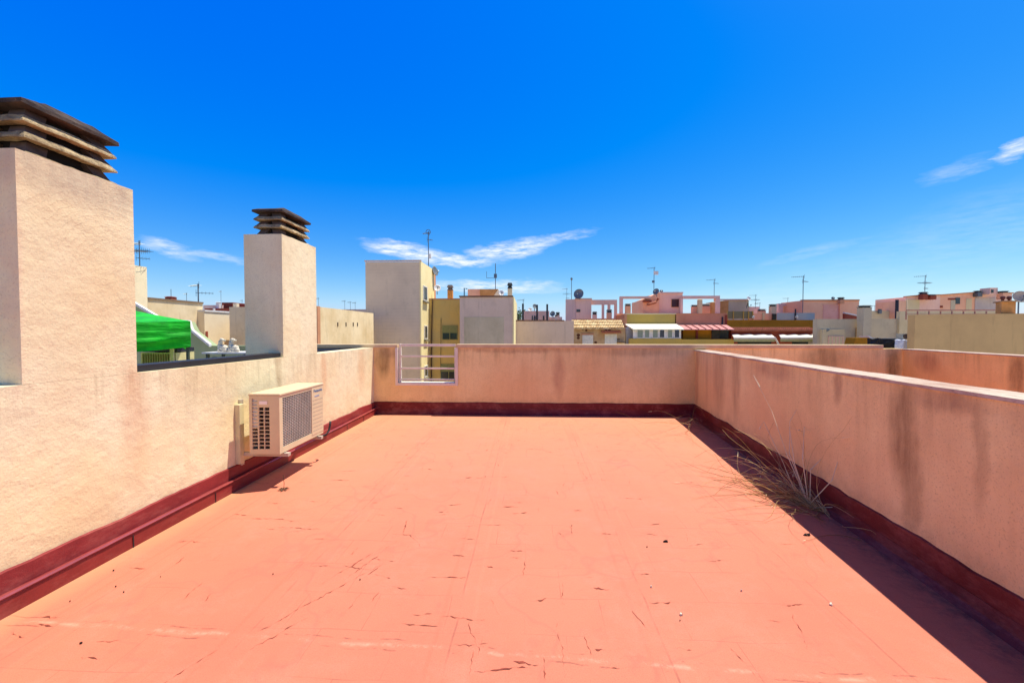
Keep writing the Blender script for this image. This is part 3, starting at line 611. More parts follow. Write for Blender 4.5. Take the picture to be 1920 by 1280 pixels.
for px, py, L, ang, k in ((760, 985, .25, 100, .8), (775, 1010, .25, 120, .8), (985, 1065, .16, 80, .9), (710, 1040, .6, 68, .7), (660, 1060, .5, 62, .6), (600, 1120, .9, 55, .6), (520, 1190, .3, 52, .6), (890, 1195, .22, 105, .9), (885, 1240, .15, 95, 1.1), (1100, 1205, .14, 95, 1), (1023, 1255, .13, 85, 1.2), (918, 940, .12, 70, .9), (1128, 900, .12, 92, .8), (1047, 922, .16, 92, .5), (1200, 1165, .2, 100, .5), (700, 1070, .15, 60, .8), (665, 1125, .14, 85, .9), (1052, 1210, .35, 91, .35), (1055, 1110, .22, 91, .4), (1095, 890, .3, 95, .5), (1500, 1180, .35, 70, .35), (1380, 1225, .3, 100, .4), (350, 1255, .3, 60, .7)):
    crack(px, py, L, R(ang), .004*k)
rc = random.Random(5)
for i in range(150):
    Y_ = 1.7+5.1*rc.random()**.8; X_ = rc.uniform(-2.6, 1.9+.1*Y_-.3); e_ = ray(960, 700); n0 = atZ
    if rc.random() < .72: L_, A_ = rc.uniform(.04, .22), R(rc.gauss(0, 7))
    else: L_, A_ = rc.uniform(.04, .2), R(90+rc.gauss(0, 18))
    atZ = lambda *_: Vector((X_, Y_, 0)); crack(0, 0, L_, A_, rc.uniform(.0012, .0034)); atZ = n0
cko = ck.build('floor_cracks', M_crack, fo)
M_chip = plain('black_rubber_chip', '#1a1614', .7)
def chip(px, py, w_, h_, mat, name, label, cat, seed, group=None, hz=.012):
    p = atZ(px, py); mb = MB(); m = 8; top = []; rnd = random.Random(seed)
    o = [(p.x+math.cos(a)*w_*rnd.uniform(.55, 1.1), p.y+math.sin(a)*h_*rnd.uniform(.5, 1.15)) for a in [2*math.pi*k/m for k in range(m)]]
    n = m; P_ = [(x, y, .003) for x, y in o]+[(p.x+(x-p.x)*.75, p.y+(y-p.y)*.75, .003+hz*rnd.uniform(.4, 1.)) for x, y in o]
    mb.poly(P_, [tuple(range(n-1, -1, -1)), tuple(range(n, 2*n))]+[(i, (i+1) % n, n+(i+1) % n, n+i) for i in range(n)])
    return mesh_thing(name, mb, mat, label, cat, group)
chip(1248, 1016, .026, .010, M_chip, 'debris_scrap', 'curled black scrap lying alone on the right half of the floor', 'scrap', 1, hz=.012)
chip(1512, 1004, .028, .008, M_chip, 'debris_scrap', 'thin dark splinter at the shadow edge below the grass clump', 'scrap', 2, hz=.02)
M_shell = plain('bleached_shell', '#e9dcc0', .6, var=.2, scale=60)
for i, (px, py, s_, lb) in enumerate(((1277, 1153, .010, 'white fleck with a dark rim, left of the twisted flake'), (1558, 1134, .011, 'pale twisted flake near the front right shadow edge'), (1221, 1101, .006, 'white fleck right of the broken crack line, upper of the front flecks'), (1390, 1108, .006, 'pale crumb midway between two white flecks on the right floor'))):
    chip(px, py, s_, s_*.8, M_shell, 'paint_flake', lb, 'flake', 10+i, 'pale flakes on the floor')
for i, (px, py, s_) in enumerate(((213, 1070, .008), (217, 1100, .008), (232, 1111, .006), (152, 1206, .010), (675, 1087, .007), (301, 1082, .004), (131, 1128, .005), (1213, 1026, .007), (1072, 986, .006), (910, 894, .006), (1084, 868, .006), (512, 1077, .006), (1275, 1164, .005))):
    chip(px, py, s_*.7, s_*.6, M_chip, 'debris_crumb', 'tiny black crumb lying on the salmon floor', 'crumb', 30+i, 'black crumbs on the floor', hz=.008)
# ================================================================== BACKGROUND
M = {}
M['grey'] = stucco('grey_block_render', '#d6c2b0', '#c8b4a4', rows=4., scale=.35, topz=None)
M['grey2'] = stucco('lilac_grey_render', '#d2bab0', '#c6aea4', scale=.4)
M['cream'] = stucco('sunlit_side_cream', '#f3e3b4', '#ecd9a6', scale=.5, grime=.15, streak=.15)  # sun-facing sides of the blocks, their lit look put into a paler colour
M['yellow'] = stucco('ochre_yellow_paint', '#d8b46c', '#c6ac78', scale=.4, streak=.3)
M['beige'] = stucco('beige_stained_render', '#ecd6b6', '#d8be98', scale=.6, grime=.5, streak=.5)
M['beige2'] = stucco('pale_beige_render', '#f2deC0', '#e8d0b0', scale=.6, grime=.25, streak=.25)
M['tan'] = stucco('tan_big_wall_render', '#ccaa7c', '#b89870', rows=0, scale=.3, grime=.3)
M['pink'] = stucco('far_pink_paint', '#f2c8ba', '#e8b8aa', scale=.3, grime=.2)
M['pink2'] = stucco('far_salmon_paint', '#f2bc9e', '#e8aa8e', scale=.3, grime=.3)
M['lilac'] = stucco('far_lilac_paint', '#e2c4be', '#d6b6b0', scale=.3, grime=.2)
M['red'] = stucco('brick_red_render', '#9c5040', '#8a4436', scale=.6)
M['must'] = stucco('mustard_render', '#b98226', '#a5731f', scale=.5, streak=.5, grime=.3)
M['olive'] = stucco('olive_yellow_render', '#c2a353', '#b49a58', scale=.5, streak=.2)
M['brown'] = stucco('brown_pink_render', '#cc9274', '#be8668', scale=.5)
M['kgrey'] = stucco('greenish_grey_render', '#cfc0a6', '#bcae9a', scale=.4, grime=.4)
M['orange'] = stucco('orange_chimney_render', '#d79a62', '#b9834f', scale=1.2)
M['sandy'] = stucco('sandy_render', '#dccaa8', '#d0be9c', scale=.5)
M['green'] = stucco('sage_green_paint', '#a3ad8a', '#97a37f', scale=.8, grime=.2)
M['glass'] = plain('dark_window_glass', '#2b3330', .12, spec=.7); M['glassg'] = plain('curtained_glass', '#7e8a76', .2, spec=.7)
M['frame'] = plain('white_window_frame', '#e6e2d8', .5); M['awn'] = plain('cream_awning_cloth', '#efe9cf', .85, var=.04)
M['pipe'] = plain('galvanised_pipe', '#6f7a80', .45, .6); M['dish'] = plain('grey_dish_metal', '#7f8583', .5, .2); M['dishw'] = plain('white_dish_metal', '#e3e0d8', .45)
M['cowl'] = plain('dark_cowl', '#3a4040', .8); M['dpipe'] = plain('dark_metal_pipe', '#35363e', .6, .3)
def sect(th, px0, px1, py, Y, dep, mat, name='wall', zb=GZ, py2=None, Y2=None, bev=0):
    """wall block seen from px0 to px1 with its top at row py, front at distance Y"""
    a = at(px0, py, Y); b = at(px1, py if py2 is None else py2, Y2 or Y)
    z0 = zb if not isinstance(zb, tuple) else at(px0, zb[0], Y).z
    d_ = Vector((b.x-a.x, b.y-a.y, 0)).normalized(); n_ = Vector((-d_.y, d_.x, 0))*dep
    if n_.y < 0 and abs(n_.y) > .01: n_ = -n_
    return MB().prism([(a.x, a.y), (b.x, b.y), (b.x+n_.x, b.y+n_.y), (a.x+n_.x, a.y+n_.y)], z0, a.z).build(name, mat, th, bevel=bev)
def bldg(name, label, px, Y, cat='building', group=None, z=GZ):
    p = at(px, 620, Y+1); return thing(name, (p.x, p.y, z), label, cat, group)
def panel(th, px0, px1, py0, py1, Y, mat, name, dep=.05, proud=.04, parent=None):
    a = at(px0, py0, Y-proud); b = at(px1, py1, Y-proud)
    return MB().box(a.x, b.x, Y-proud, Y-proud+dep, b.z, a.z).build(name, mat, parent or th)
def window(th, px0, px1, py0, py1, Y, cols=2, glass=None, fr=None, shut=None):
    a = at(px0, py0, Y); b = at(px1, py1, Y); wd = .05; m = MB()
    m.box(a.x, b.x, Y-.06, Y-.005, b.z, b.z+wd); m.box(a.x, b.x, Y-.06, Y-.005, a.z-wd, a.z)
    for i in range(cols+1):
        x = a.x+(b.x-a.x-wd)*i/cols; m.box(x, x+wd, Y-.058, Y-.006, b.z+wd, a.z-wd)
    o = m.build('window', fr or M['frame'], th)
    MB().box(a.x+.01, b.x-.01, Y-.03, Y-.004, b.z+.01, a.z-.01).build('pane', glass or M['glass'], o)
    if shut:
        h_ = (a.z-b.z)*shut; MB().box(a.x+wd, b.x-wd, Y-.05, Y-.031, a.z-h_, a.z-wd).build('blind', plain('olive_roller_blind', '#8c8c50', .6), o)
    return o
# --- tower
tw = bldg('apartment_tower', 'tall grey blockwork tower with a bright cream right side', 740, 30)
A0 = at(685, 491, 30); A1 = at(787, 491, 30); A2y = 34.2; Ax = A1.x+.35
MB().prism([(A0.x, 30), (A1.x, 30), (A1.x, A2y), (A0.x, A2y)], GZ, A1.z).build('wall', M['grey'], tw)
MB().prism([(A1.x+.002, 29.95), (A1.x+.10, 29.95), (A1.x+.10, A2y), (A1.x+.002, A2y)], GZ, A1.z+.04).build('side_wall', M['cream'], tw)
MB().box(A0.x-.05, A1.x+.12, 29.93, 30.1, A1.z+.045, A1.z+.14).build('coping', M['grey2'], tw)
def side_win(th, pxa, pxb, py0, py1, X):
    a = atX(pxa, py0, X); b = atX(pxb, py0, X); c = atX(pxa, py1, X)
    m = MB(); m.box(X+.001, X+.06, a.y, b.y, c.z, c.z+.08); m.box(X+.001, X+.06, a.y, b.y, a.z-.08, a.z); m.box(X+.001, X+.06, a.y, a.y+.1, c.z+.08, a.z-.08); m.box(X+.001, X+.06, b.y-.1, b.y, c.z+.08, a.z-.08)
    o = m.build('window', M['frame'], th); MB().box(X+.0005, X+.03, a.y+.02, b.y-.02, c.z+.02, a.z-.02).build('pane', plain('shaded_glass', '#4b4a38', .3), o)
    MB().box(X+.001, X+.2, a.y-.1, b.y+.1, c.z-.16, c.z-.03).build('sill', plain('stone_sill', '#8d8468', .8), o)
XS = A1.x+.10
side_win(tw, 793, 800, 535, 563, XS); side_win(tw, 795, 800.5, 610, 636, XS); side_win(tw, 795, 801, 686, 708, XS)
st = MB(); a = at(806, 512, 34.3); b = at(812.5, 512, 34.3); st.box(a.x, b.x, 34.3, 35.2, at(806, 562, 34.3).z-1, a.z); st.build('stair_wall', M['brown'], tw)
# --- yellow wing + B block
yb = bldg('apartment_wing', 'yellow rendered wing between the tower and the grey block, with shuttered windows', 832, 32.4)
sect(yb, 797, 866, 561, 32.4, 5, M['yellow']); panel(yb, 797, 864, 559.5, 561.5, 32.4, M['brown'], 'coping', .3)
window(yb, 829, 858, 610, 637, 32.4, 2, M['glass'], plain('olive_frame', '#9a9458', .6), .52)
window(yb, 826, 857, 682, 711, 32.4, 2, M['glass'], plain('olive_frame', '#9a9458', .6), .5)
cbp = [at(811, 561, 32.3), at(810, 590, 32.3), at(809, 640, 32.3), at(809, 720, 32.3)]; MB().tube(cbp, .05, 6).build('downpipe', plain('dark_downpipe', '#5a4430', .7), yb)
MB().tube([at(827, 596, 32.33), at(826, 700, 32.33)], .02, 4).build('cable', plain('cable_grey', '#6b5a40', .7), yb)
bb = bldg('apartment_block', 'grey framed block with a thin bright right edge, right of the yellow wing', 910, 30)
B0 = at(862, 557, 30); B1 = at(961.5, 557, 30)
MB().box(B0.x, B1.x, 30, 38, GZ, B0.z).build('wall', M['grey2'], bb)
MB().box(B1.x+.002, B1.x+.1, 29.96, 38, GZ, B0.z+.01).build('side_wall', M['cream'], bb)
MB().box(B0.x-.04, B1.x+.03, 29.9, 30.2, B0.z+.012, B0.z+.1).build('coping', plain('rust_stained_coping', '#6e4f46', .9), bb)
panel(bb, 870, 945, 594, 645, 30, stucco('infill_grey_render', '#c2b4a2', '#b4a692', scale=.5), 'infill_panel', .05, .012)
b2 = at(1161-190, 628, 30); MB().box(B1.x+.101, B1.x+.3, 36, 38, GZ, at(970, 628, 36).z).build('pilaster', M['cream'], bb)
# roof hut on B
hb = bldg('roof_hut', 'brown and pink stair hut with sloped sides on the grey framed block', 905, 33, z=B0.z)
sect(hb, 877, 902, 542, 33, 2, M['pink2'], 'wall', B0.z+.001); a = at(900, 542, 32.8); b = at(935, 542, 32.8)
MB().extr([(a.x+.03, 32.8, B0.z+.11), (a.x-.02, 32.8, a.z), (b.x-.05, 32.8, a.z), (b.x-.55, 32.8, B0.z+.11)], (0, 2, 0)).build('stair_slab', M['orange'], hb)
MB().extr([(b.x-.54, 32.78, B0.z+.11), (b.x-.04, 32.78, a.z), (b.x+.35, 32.78, B0.z+.11)], (0, 1.5, 0)).build('gable', M['beige2'], hb)
# --- generic small things
def chim(px0, px1, pyt, pyb, Y, mat, label, cowl=.3, group='small chimneys on distant roofs', cmat=None, ped=False):
    a = at(px0, pyt, Y); b = at(px1, pyb, Y); h_ = a.z-b.z; w_ = b.x-a.x
    c = thing('chimney', ((a.x+b.x)/2, Y+w_/2, b.z), label, 'chimney', group)
    zc = a.z-h_*cowl; MB().box(a.x+w_*.08, b.x-w_*.08, Y, Y+w_*.85, b.z-.3, zc).build('shaft', mat, c)
    q = MB(); ch = h_*cowl
    q.box(a.x+w_*.06, b.x-w_*.06, Y-.01, Y+w_*.87, zc+.001, zc+ch*.2); q.box(a.x+w_*.16, b.x-w_*.16, Y+.06, Y+w_*.75, zc+ch*.21, zc+ch*.55); frust(q, a.x, b.x, Y-.05, Y+w_*.92, zc+ch*.56, a.z, w_*.15)
    q.build('cowl', cmat or M['cowl'], c); return c
def antenna(px, pyt, pyb, Y, label, kind='yagi', side=-1, s=1., group='television antennas on rooftops', mat=None):
    a = at(px, pyt, Y); b = at(px, pyb, Y); mat = mat or M['pipe']
    c = thing('antenna', (b.x, Y, b.z), label, 'antenna', group); H_ = a.z-b.z
    MB().tube([(b.x, Y, b.z-.15), (b.x, Y, a.z)], .032*s, 6).build('mast', mat, c)
    def yagi(z, L, sd, n_=7, e=.18, ydir=.5):
        m = MB(); d_ = Vector((sd, ydir, 0)).normalized(); p_ = Vector((b.x, Y, z)); u = Vector((-d_.y, d_.x, 0))
        m.tube([p_-d_*.12, p_+d_*L], .018*s, 4)
        for i in range(n_):
            q_ = p_+d_*(L*i/(n_-1)); ee = e*(1-.4*i/n_); m.tube([q_-u*ee, q_+u*ee], .011*s, 3)
            m.tube([q_-Vector((0, 0, ee*.5)), q_+Vector((0, 0, ee*.5))], .009*s, 3)
        m.tube([p_+Vector((0, 0, .2*s))-d_*.1, p_-Vector((0, 0, .2*s))-d_*.1], .012*s, 3)
        m.build('aerial', mat, c)
    if kind == 'yagi': yagi(a.z-.08, .85*s, side); 
    if kind == 'two': yagi(a.z-.08, .9*s, side); yagi(a.z-.45*s-.08, .7*s, -side, 5)
    if kind == 'flat':
        yagi(a.z-.1, .9*s, side, 6); yagi(a.z-H_*.42, .7*s, 1, 6, .3, .1); yagi(a.z-H_*.42, .7*s, -1, 6, .3, .1); yagi(a.z-H_*.72, .55*s, 1, 4)
    if kind == 'ring':
        m = MB(); m.lathe([(.17*s, -.02), (.17*s, .02), (.14*s, .02), (.14*s, -.02), (.17*s, -.02)], (b.x, Y-.04, a.z-.05), (0, 1, 0), 12)
        m.build('aerial', mat, c); yagi(a.z-.12, .45*s, side, 5); yagi(a.z-.55*s, .25*s, -side, 3)
        MB().box(b.x+.03, b.x+.22, Y-.1, Y+.1, a.z-H_*.72-.25, a.z-H_*.72+.1).build('amplifier_box', M['dishw'], c)
    if kind == 'ball':
        m = MB(); m.lathe([(.001, .16), (.09, .13), (.13, .02), (.1, -.1), (.03, -.15), (.001, -.16)], (b.x, Y, a.z), (0, 0, 1), 10); m.build('aerial', mat, c)
    if kind == 'box':
        yagi(a.z-.08, .75*s, side, 6, .2); MB().box(b.x-.05, b.x+.45, Y-.12, Y+.02, a.z-.85*s, a.z-.45*s).build('panel_aerial', M['dishw'], c); MB().box(b.x-.22, b.x+.05, Y-.08, Y+.02, a.z-1.75*s, a.z-1.5*s).build('amplifier_box', mat, c)
    if kind == 'whip':
        MB().box(b.x-.12, b.x+.12, Y-.1, Y+.1, a.z-H_*.55, a.z-H_*.4).build('amplifier_box', mat, c); MB().tube([(b.x-.75, Y, a.z-H_*.55), (b.x, Y, a.z-H_*.55), ], .02, 4).build('arm', mat, c); MB().tube([(b.x-.74, Y, a.z-H_*.55), (b.x-.74, Y, a.z-H_*.3)], .02, 4).build('rod', mat, c)
    return c
def dish(px, py, Y, rpx, label, mat=None, face=(-.3, -1, .35), group='satellite dishes on rooftops', drop=None):
    p_ = at(px, py, Y); r_ = rpx/F*Y; f_ = Vector(face).normalized(); zb = p_.z-r_*1.15 if drop is None else at(px, drop, Y).z
    c = thing('satellite_dish', (p_.x, Y, zb), label, 'satellite dish', group)
    prof = [(r_*k/6, -.0+r_*.26*(k/6)**2) for k in range(7)]; back = [(r_*k/6, -.03+r_*.26*(k/6)**2) for k in range(6, -1, -1)]
    MB().lathe(prof+back, p_-f_*r_*.2, f_, 22).build('reflector', mat or M['dish'], c, smooth=True)
    m = MB(); lo = p_-Vector((0, 0, 1))*r_*.9; ft = p_+f_*r_*.9-Vector((0, 0, r_*.35)); m.tube([lo, ft], .02, 4); m.tube([ft, ft+Vector((0, 0, .1))-f_*.08], .05, 6); m.build('feed_arm', M['pipe'], c)
    MB().tube([p_-f_*r_*.2, p_-f_*r_*.45-Vector((0, 0, .1)), Vector((p_.x-f_.x*r_*.45, p_.y-f_.y*r_*.45, zb))], .035, 6).build('mount', M['pipe'], c)
    return c
antenna(803.5, 434, 496, 33.5, 'tall ring topped antenna on the grey blockwork tower', 'ring', s=1.25)
dish(816, 508, 33.8, 9, 'large grey dish seen edge on at the tower roof corner', face=(1, -.35, .25), drop=545)
dish(820, 540, 33.5, 6.5, 'white dish facing right beside the tower stair wall', M['dishw'], face=(.35, -1, .4), drop=552)
chim(838, 849, 534, 561, 34, M['orange'], 'slim chimney with pale right side on the yellow wing roof', .38, cmat=plain('mid_grey_cowl', '#776c68', .9))
chim(951, 961, 530, 557, 31.5, M['sandy'], 'dark capped chimney at the right end of the grey framed block', .4)
antenna(929, 494, 543, 33.2, 'whip antenna with side rod on the stair hut', 'whip')
pt = at(870.5, 540, 31); MB
gb = MB(); gb.tube([(at(870.5, 540, 31).x, 31, B0.z+.1), tuple(at(870.5, 540, 31)), tuple(at(876, 541, 31)+Vector((0, 0, -.02)))], .05, 6); mesh_thing('vent_pipe', gb, plain('teal_pipe', '#4f7d88', .5), 'bent teal vent pipe at the left end of the grey framed block roof', 'pipe')
dish(940, 549, 31.5, 5.5, 'small pale dish against the gable of the stair hut', M['dishw'], face=(.4, -1, .3), drop=557)
# --- C wall and things behind
cwl = bldg('house_wall', 'low lilac grey gable wall right of the grey framed block', 1010, 34)
sect(cwl, 964, 1076, 601, 34, .5, M['grey2']); panel(cwl, 964, 1058, 599.8, 601.8, 34, plain('rust_stained_coping', '#6e4f46', .9), 'coping', .5)
ph = bldg('pink_house', 'small far pink house with dark openings behind the low grey gable wall', 1005, 42)
sect(ph, 982, 1030, 583, 42, 3, M['pink']); 
for px in (997, 1001.5, 1005, 1018): panel(ph, px, px+2.6, 592, 600, 42, M['glass'], 'window')
sect(ph, 1030, 1054, 594, 42.4, 2, M['lilac'], 'annex')
for px, pt_, lb in ((980.5, 570, 'leftmost dark flue pole before the small pink house'), (1007, 572, 'middle dark flue pole before the small pink house'), (1026, 571, 'rightmost dark flue pole before the small pink house')):
    a = at(px, pt_, 38); mesh_thing('flue_pole', MB().tube([(a.x, 38, at(px, 601, 38).z-.3), tuple(a), tuple(a+Vector((0, 0, .04)))], .09, 8), M['dpipe'], lb, 'flue pole', 'dark flue poles')
antenna(981, 561, 583, 41, 'small antenna above the leftmost flue pole', side=-1, s=.8)
dish(1003, 574, 40, 4.6, 'grey dish above the small pink house, left of its middle pole', face=(.6, -1, .4), drop=583)
dish(994, 580, 40.3, 4, 'white dish on the small pink house roof', M['dishw'], face=(0, -1, .6), drop=584)
dish(1036, 588, 41, 5, 'grey mesh dish at the right end of the small pink house', face=(-.5, -1, .3), drop=596)
chim(1042, 1050, 585, 597, 41, M['pink'], 'dark capped chimney right of the small pink house', .45)
chim(1040, 1046, 590, 599, 39, M['lilac'], 'stub chimney in front of the pink annex', .3)
# tree tuft far left of C
tr = thing('tree', tuple(at(971, 600, 60)-Vector((0, 0, 9))), 'distant dark tree peeping above the low grey gable wall', 'tree')
tp = at(972, 590, 60); m = MB()
for i in range(260):
    q = tp+Vector((random.gauss(0, .45), random.gauss(0, .5), random.gauss(0, .35))); u = Vector((random.uniform(-1, 1), random.uniform(-1, 1), random.uniform(-1, 1))).normalized()*.16; v = u.orthogonal().normalized()*.1
    m.poly([q-u, q-v, q+u, q+v], [(0, 1, 2, 3)])
m.build('crown', plain('tree_leaves', '#3f5a30', .8), tr); MB().tube([tp-Vector((0, 0, 9)), tp], .15, 6, .06).build('trunk', plain('tree_bark', '#5a4a3a', .9), tr)
# --- D pink house with pergola
dh = bldg('pink_house', 'pink roof house with a beam pergola, left of the yellow annex', 1100, 44)
sect(dh, 1061, 1080, 561, 44, .3, M['lilac'], 'side_wall'); D0 = at(1080, 560, 44); D1 = at(1109, 560, 44)
sect(dh, 1080.2, 1109, 560, 43.9, 4, M['pink']); panel(dh, 1078, 1110, 559, 562, 43.9, M['lilac'], 'coping', .3)
panel(dh, 1081, 1088, 580, 585, 43.9, M['glass'], 'window')
for x0, x1, y0, y1 in ((1109.3, 1157, 562, 571), (1129, 1133, 571.2, 598), (1140, 1144.5, 571.2, 598), (1152.5, 1157, 571.2, 604)): panel(dh, x0, x1, y0, y1, 44.3, M['pink'], 'pergola_beam', .3, 0)
sect(dh, 1109.3, 1158, 597, 45.5, 1, M['pink2'], 'parapet')
chim(1111, 1120, 584, 600, 43, M['pink'], 'squat chimney at the left under the small pergola', .35, cmat=M['dpipe'])
chim(1138, 1148, 580, 600, 42.6, M['pink2'], 'stout chimney before the right posts of the small pergola', .3, cmat=M['dpipe'])
antenna(1062.5, 540, 566, 44.5, 'left thin antenna on the pergola house', 'flat', s=.6)
antenna(1071.5, 523, 562, 44.5, 'ball topped mast on the pergola house', 'ball')
dish(1085, 551, 43.5, 9.5, 'large grey dish on the pergola house', face=(-.5, -1, .25), drop=561)
# --- E tiled house
def barrel_mat():
    n = N('cream_roof_tiles'); col = n.mix(n.rng(n.noise(2.5, 5, .8), .4, .6), rgb('#e8cf98'), rgb('#b58d5a')); return n.fin(col, .85, 0, n.bump(n.noise(30), .4, .01))
M_bar = barrel_mat(); M_bar2 = plain('terracotta_tiles', '#b46a4c', .85, var=.25, scale=4)
def tiles(th, px0, px1, py0, py1, Y, depth, n_, mat, name='roof'):
    a = at(px0, py1, Y); b = at(px1, py1, Y); tp_ = at(px0, py0, Y+depth); m = MB(); L = b.x-a.x; s = L/n_
    for r_ in range(3):
        y0 = Y+depth*r_/3; y1 = Y+depth*(r_+1)/3+.06; z0 = a.z+(tp_.z-a.z)*r_/3+.05; z1 = a.z+(tp_.z-a.z)*(r_+1)/3
        for i in range(n_):
            cx = a.x+s*(i+.5); pr = [(cx+math.cos(t_)*s*.40, math.sin(t_)*s*.34) for t_ in [math.pi*k/5 for k in range(6)]]
            P_ = [(x, y0, z0+h_) for x, h_ in pr]+[(x, y1, z1+h_) for x, h_ in pr]
            m.poly(P_, [(k, k+1, k+7, k+6) for k in range(5)]+[tuple(range(6))])
    m.poly([(a.x, Y, a.z), (b.x, Y, a.z), (b.x, Y+depth, tp_.z), (a.x, Y+depth, tp_.z)], [(0, 1, 2, 3)])
    m.poly([(a.x, Y, a.z-.08), (b.x, Y, a.z-.08), (b.x, Y, a.z), (a.x, Y, a.z)], [(0, 1, 2, 3)])
    return m.build(name, mat, th)
def stone_mat():
    n = N('rubble_stone_facing'); v = n.new('ShaderNodeTexVoronoi'); v.inputs['Scale'].default_value = 2.3; n.put(v.inputs['Vector'], n.mapv((1, .05, 1.2)))
    s_ = n.new('ShaderNodeSeparateColor'); n.put(s_.inputs[0], v.outputs['Color'])
    m1 = n.math('MULTIPLY', n.rng(s_.outputs[0], .62, .66), n.rng(v.outputs['Distance'], .42, .36))
    col = n.mix(m1, n.mix(n.rng(n.noise(1.5, 4), .4, .6), rgb('#c3a67c'), rgb('#b08f66')), rgb('#5a3826')); return n.fin(col, .9, 0, n.bump(m1, .5, .03))
eh = bldg('tiled_house', 'stone faced house with a cream barrel tile roof and two white doors', 1122, 37)
sect(eh, 1074, 1172, 617, 38, 6, stone_mat()); tiles(eh, 1074, 1171, 600.5, 615.5, 37.6, 1.2, 30, M_bar)
sect(eh, 1074, 1171, 598, 38.9, .4, M['brown'], 'parapet', zb=(618,))
for x0, x1, y0 in ((1092, 1112, 628), (1134, 1156.5, 626)):
    panel(eh, x0-1.5, x1+1.5, y0-3, y0-.6, 38, M['brown'], 'lintel', .1, .08); d_ = panel(eh, x0, x1, y0, 662, 38, plain('white_shutter_door', '#dfdccb', .6), 'door', .05, .05)
tiles(eh, 1128, 1165, 620, 622.6, 37.3, .5, 14, M_bar2, 'door_canopy')
panel(eh, 1159, 1172, 640, 641.5, 37.9, M['dpipe'], 'shelf', .5, .5)
# --- F yellow annex with conservatory
fh = bldg('yellow_house', 'olive yellow house with a white conservatory awning and long windows', 1225, 38)
sect(fh, 1175, 1266, 588.5, 40.5, 5, M['olive']); sect(fh, 1171, 1175.5, 589, 40.3, 5, M['brown'], 'pier')
panel(fh, 1172, 1268, 587.3, 589.2, 40.5, M['sandy'], 'coping', .4)
sect(fh, 1180, 1278, 634.5, 38, .3, M['olive'], 'low_wall')
a = at(1171, 607, 40.4); b = at(1268, 607, 40.4); c = at(1283, 616.5, 37.8); d0 = at(1187, 616.5, 37.8)
MB().poly([a, b, c, d0]+[Vector(q)-Vector((0, 0, .1)) for q in (a, b, c, d0)], [(0, 1, 2, 3), (7, 6, 5, 4), (0, 4, 5, 1), (1, 5, 6, 2), (2, 6, 7, 3), (3, 7, 4, 0)]).build('conservatory_roof', M['awn'], fh)
MB().box(at(1187, 617, 38.1).x, at(1277, 617, 38.1).x, 38.1, 38.2, at(1187, 634.5, 38.1).z, at(1187, 617.5, 38.1).z).build('window_wall', M['frame'], fh)
for i, (x0, x1, gm) in enumerate(((1194, 1206, 'glassg'), (1208, 1218, 'glassg'), (1223, 1234, 'glassg'), (1236, 1246, 'glass'), (1251, 1261, 'glassg'), (1264, 1274, 'glass'))): window(fh, x0, x1, 617.5, 633.5, 38.09, 1, M[gm], M['frame'])
sect(fh, 1174, 1187, 613, 39, .4, plain('white_side_panel', '#cfd2cf', .7), 'side_panel')
# --- G
gh = bldg('terracotta_house', 'brown pink house with a ribbed red metal porch roof', 1315, 38)
sect(gh, 1268, 1360, 588.5, 40.5, 5, M['brown']); sect(gh, 1360.2, 1364, 590, 40.4, 5, M['red'], 'pier'); sect(gh, 1268, 1376, 610.5, 41.1, 3, M['must'], 'rear_wall')
panel(gh, 1268.5, 1364, 587.2, 589, 40.5, M['brown'], 'coping', .4); sect(gh, 1278.2, 1376, 636, 38, .3, M['olive'], 'low_wall')
M_mt = plain('faded_red_sheet', '#d58f84', .55, var=.1)
a = at(1270, 609, 40.4); b = at(1362, 608.5, 40.4); c = at(1377, 617, 37.8); d0 = at(1284, 617, 37.8)
MB().poly([a, b, c, d0]+[Vector(q)-Vector((0, 0, .07)) for q in (a, b, c, d0)], [(0, 1, 2, 3), (7, 6, 5, 4), (0, 4, 5, 1), (1, 5, 6, 2), (2, 6, 7, 3), (3, 7, 4, 0)]).build('porch_roof', M_mt, gh)
m = MB()
for i in range(1, 7): u = i/7; m.tube([a.lerp(b, u)+Vector((0, 0, .03)), d0.lerp(c, u)+Vector((0, 0, .03))], .05, 4)
m.build('roof_rib', plain('dark_red_rib', '#8c4a44', .6), gh)
for x0, x1, mt in ((1281, 1333, 'must'), (1335, 1349, 'glass'), (1350, 1366, 'glass')): panel(gh, x0, x1, 617.8, 635.5, 39, M[mt], 'back_panel' if mt == 'must' else 'window', .1)
panel(gh, 1306, 1309, 617.8, 635.8, 38.8, M['red'], 'post', .2); panel(gh, 1354, 1356, 594, 608, 40.5, M['dpipe'], 'downpipe', .1, .12)
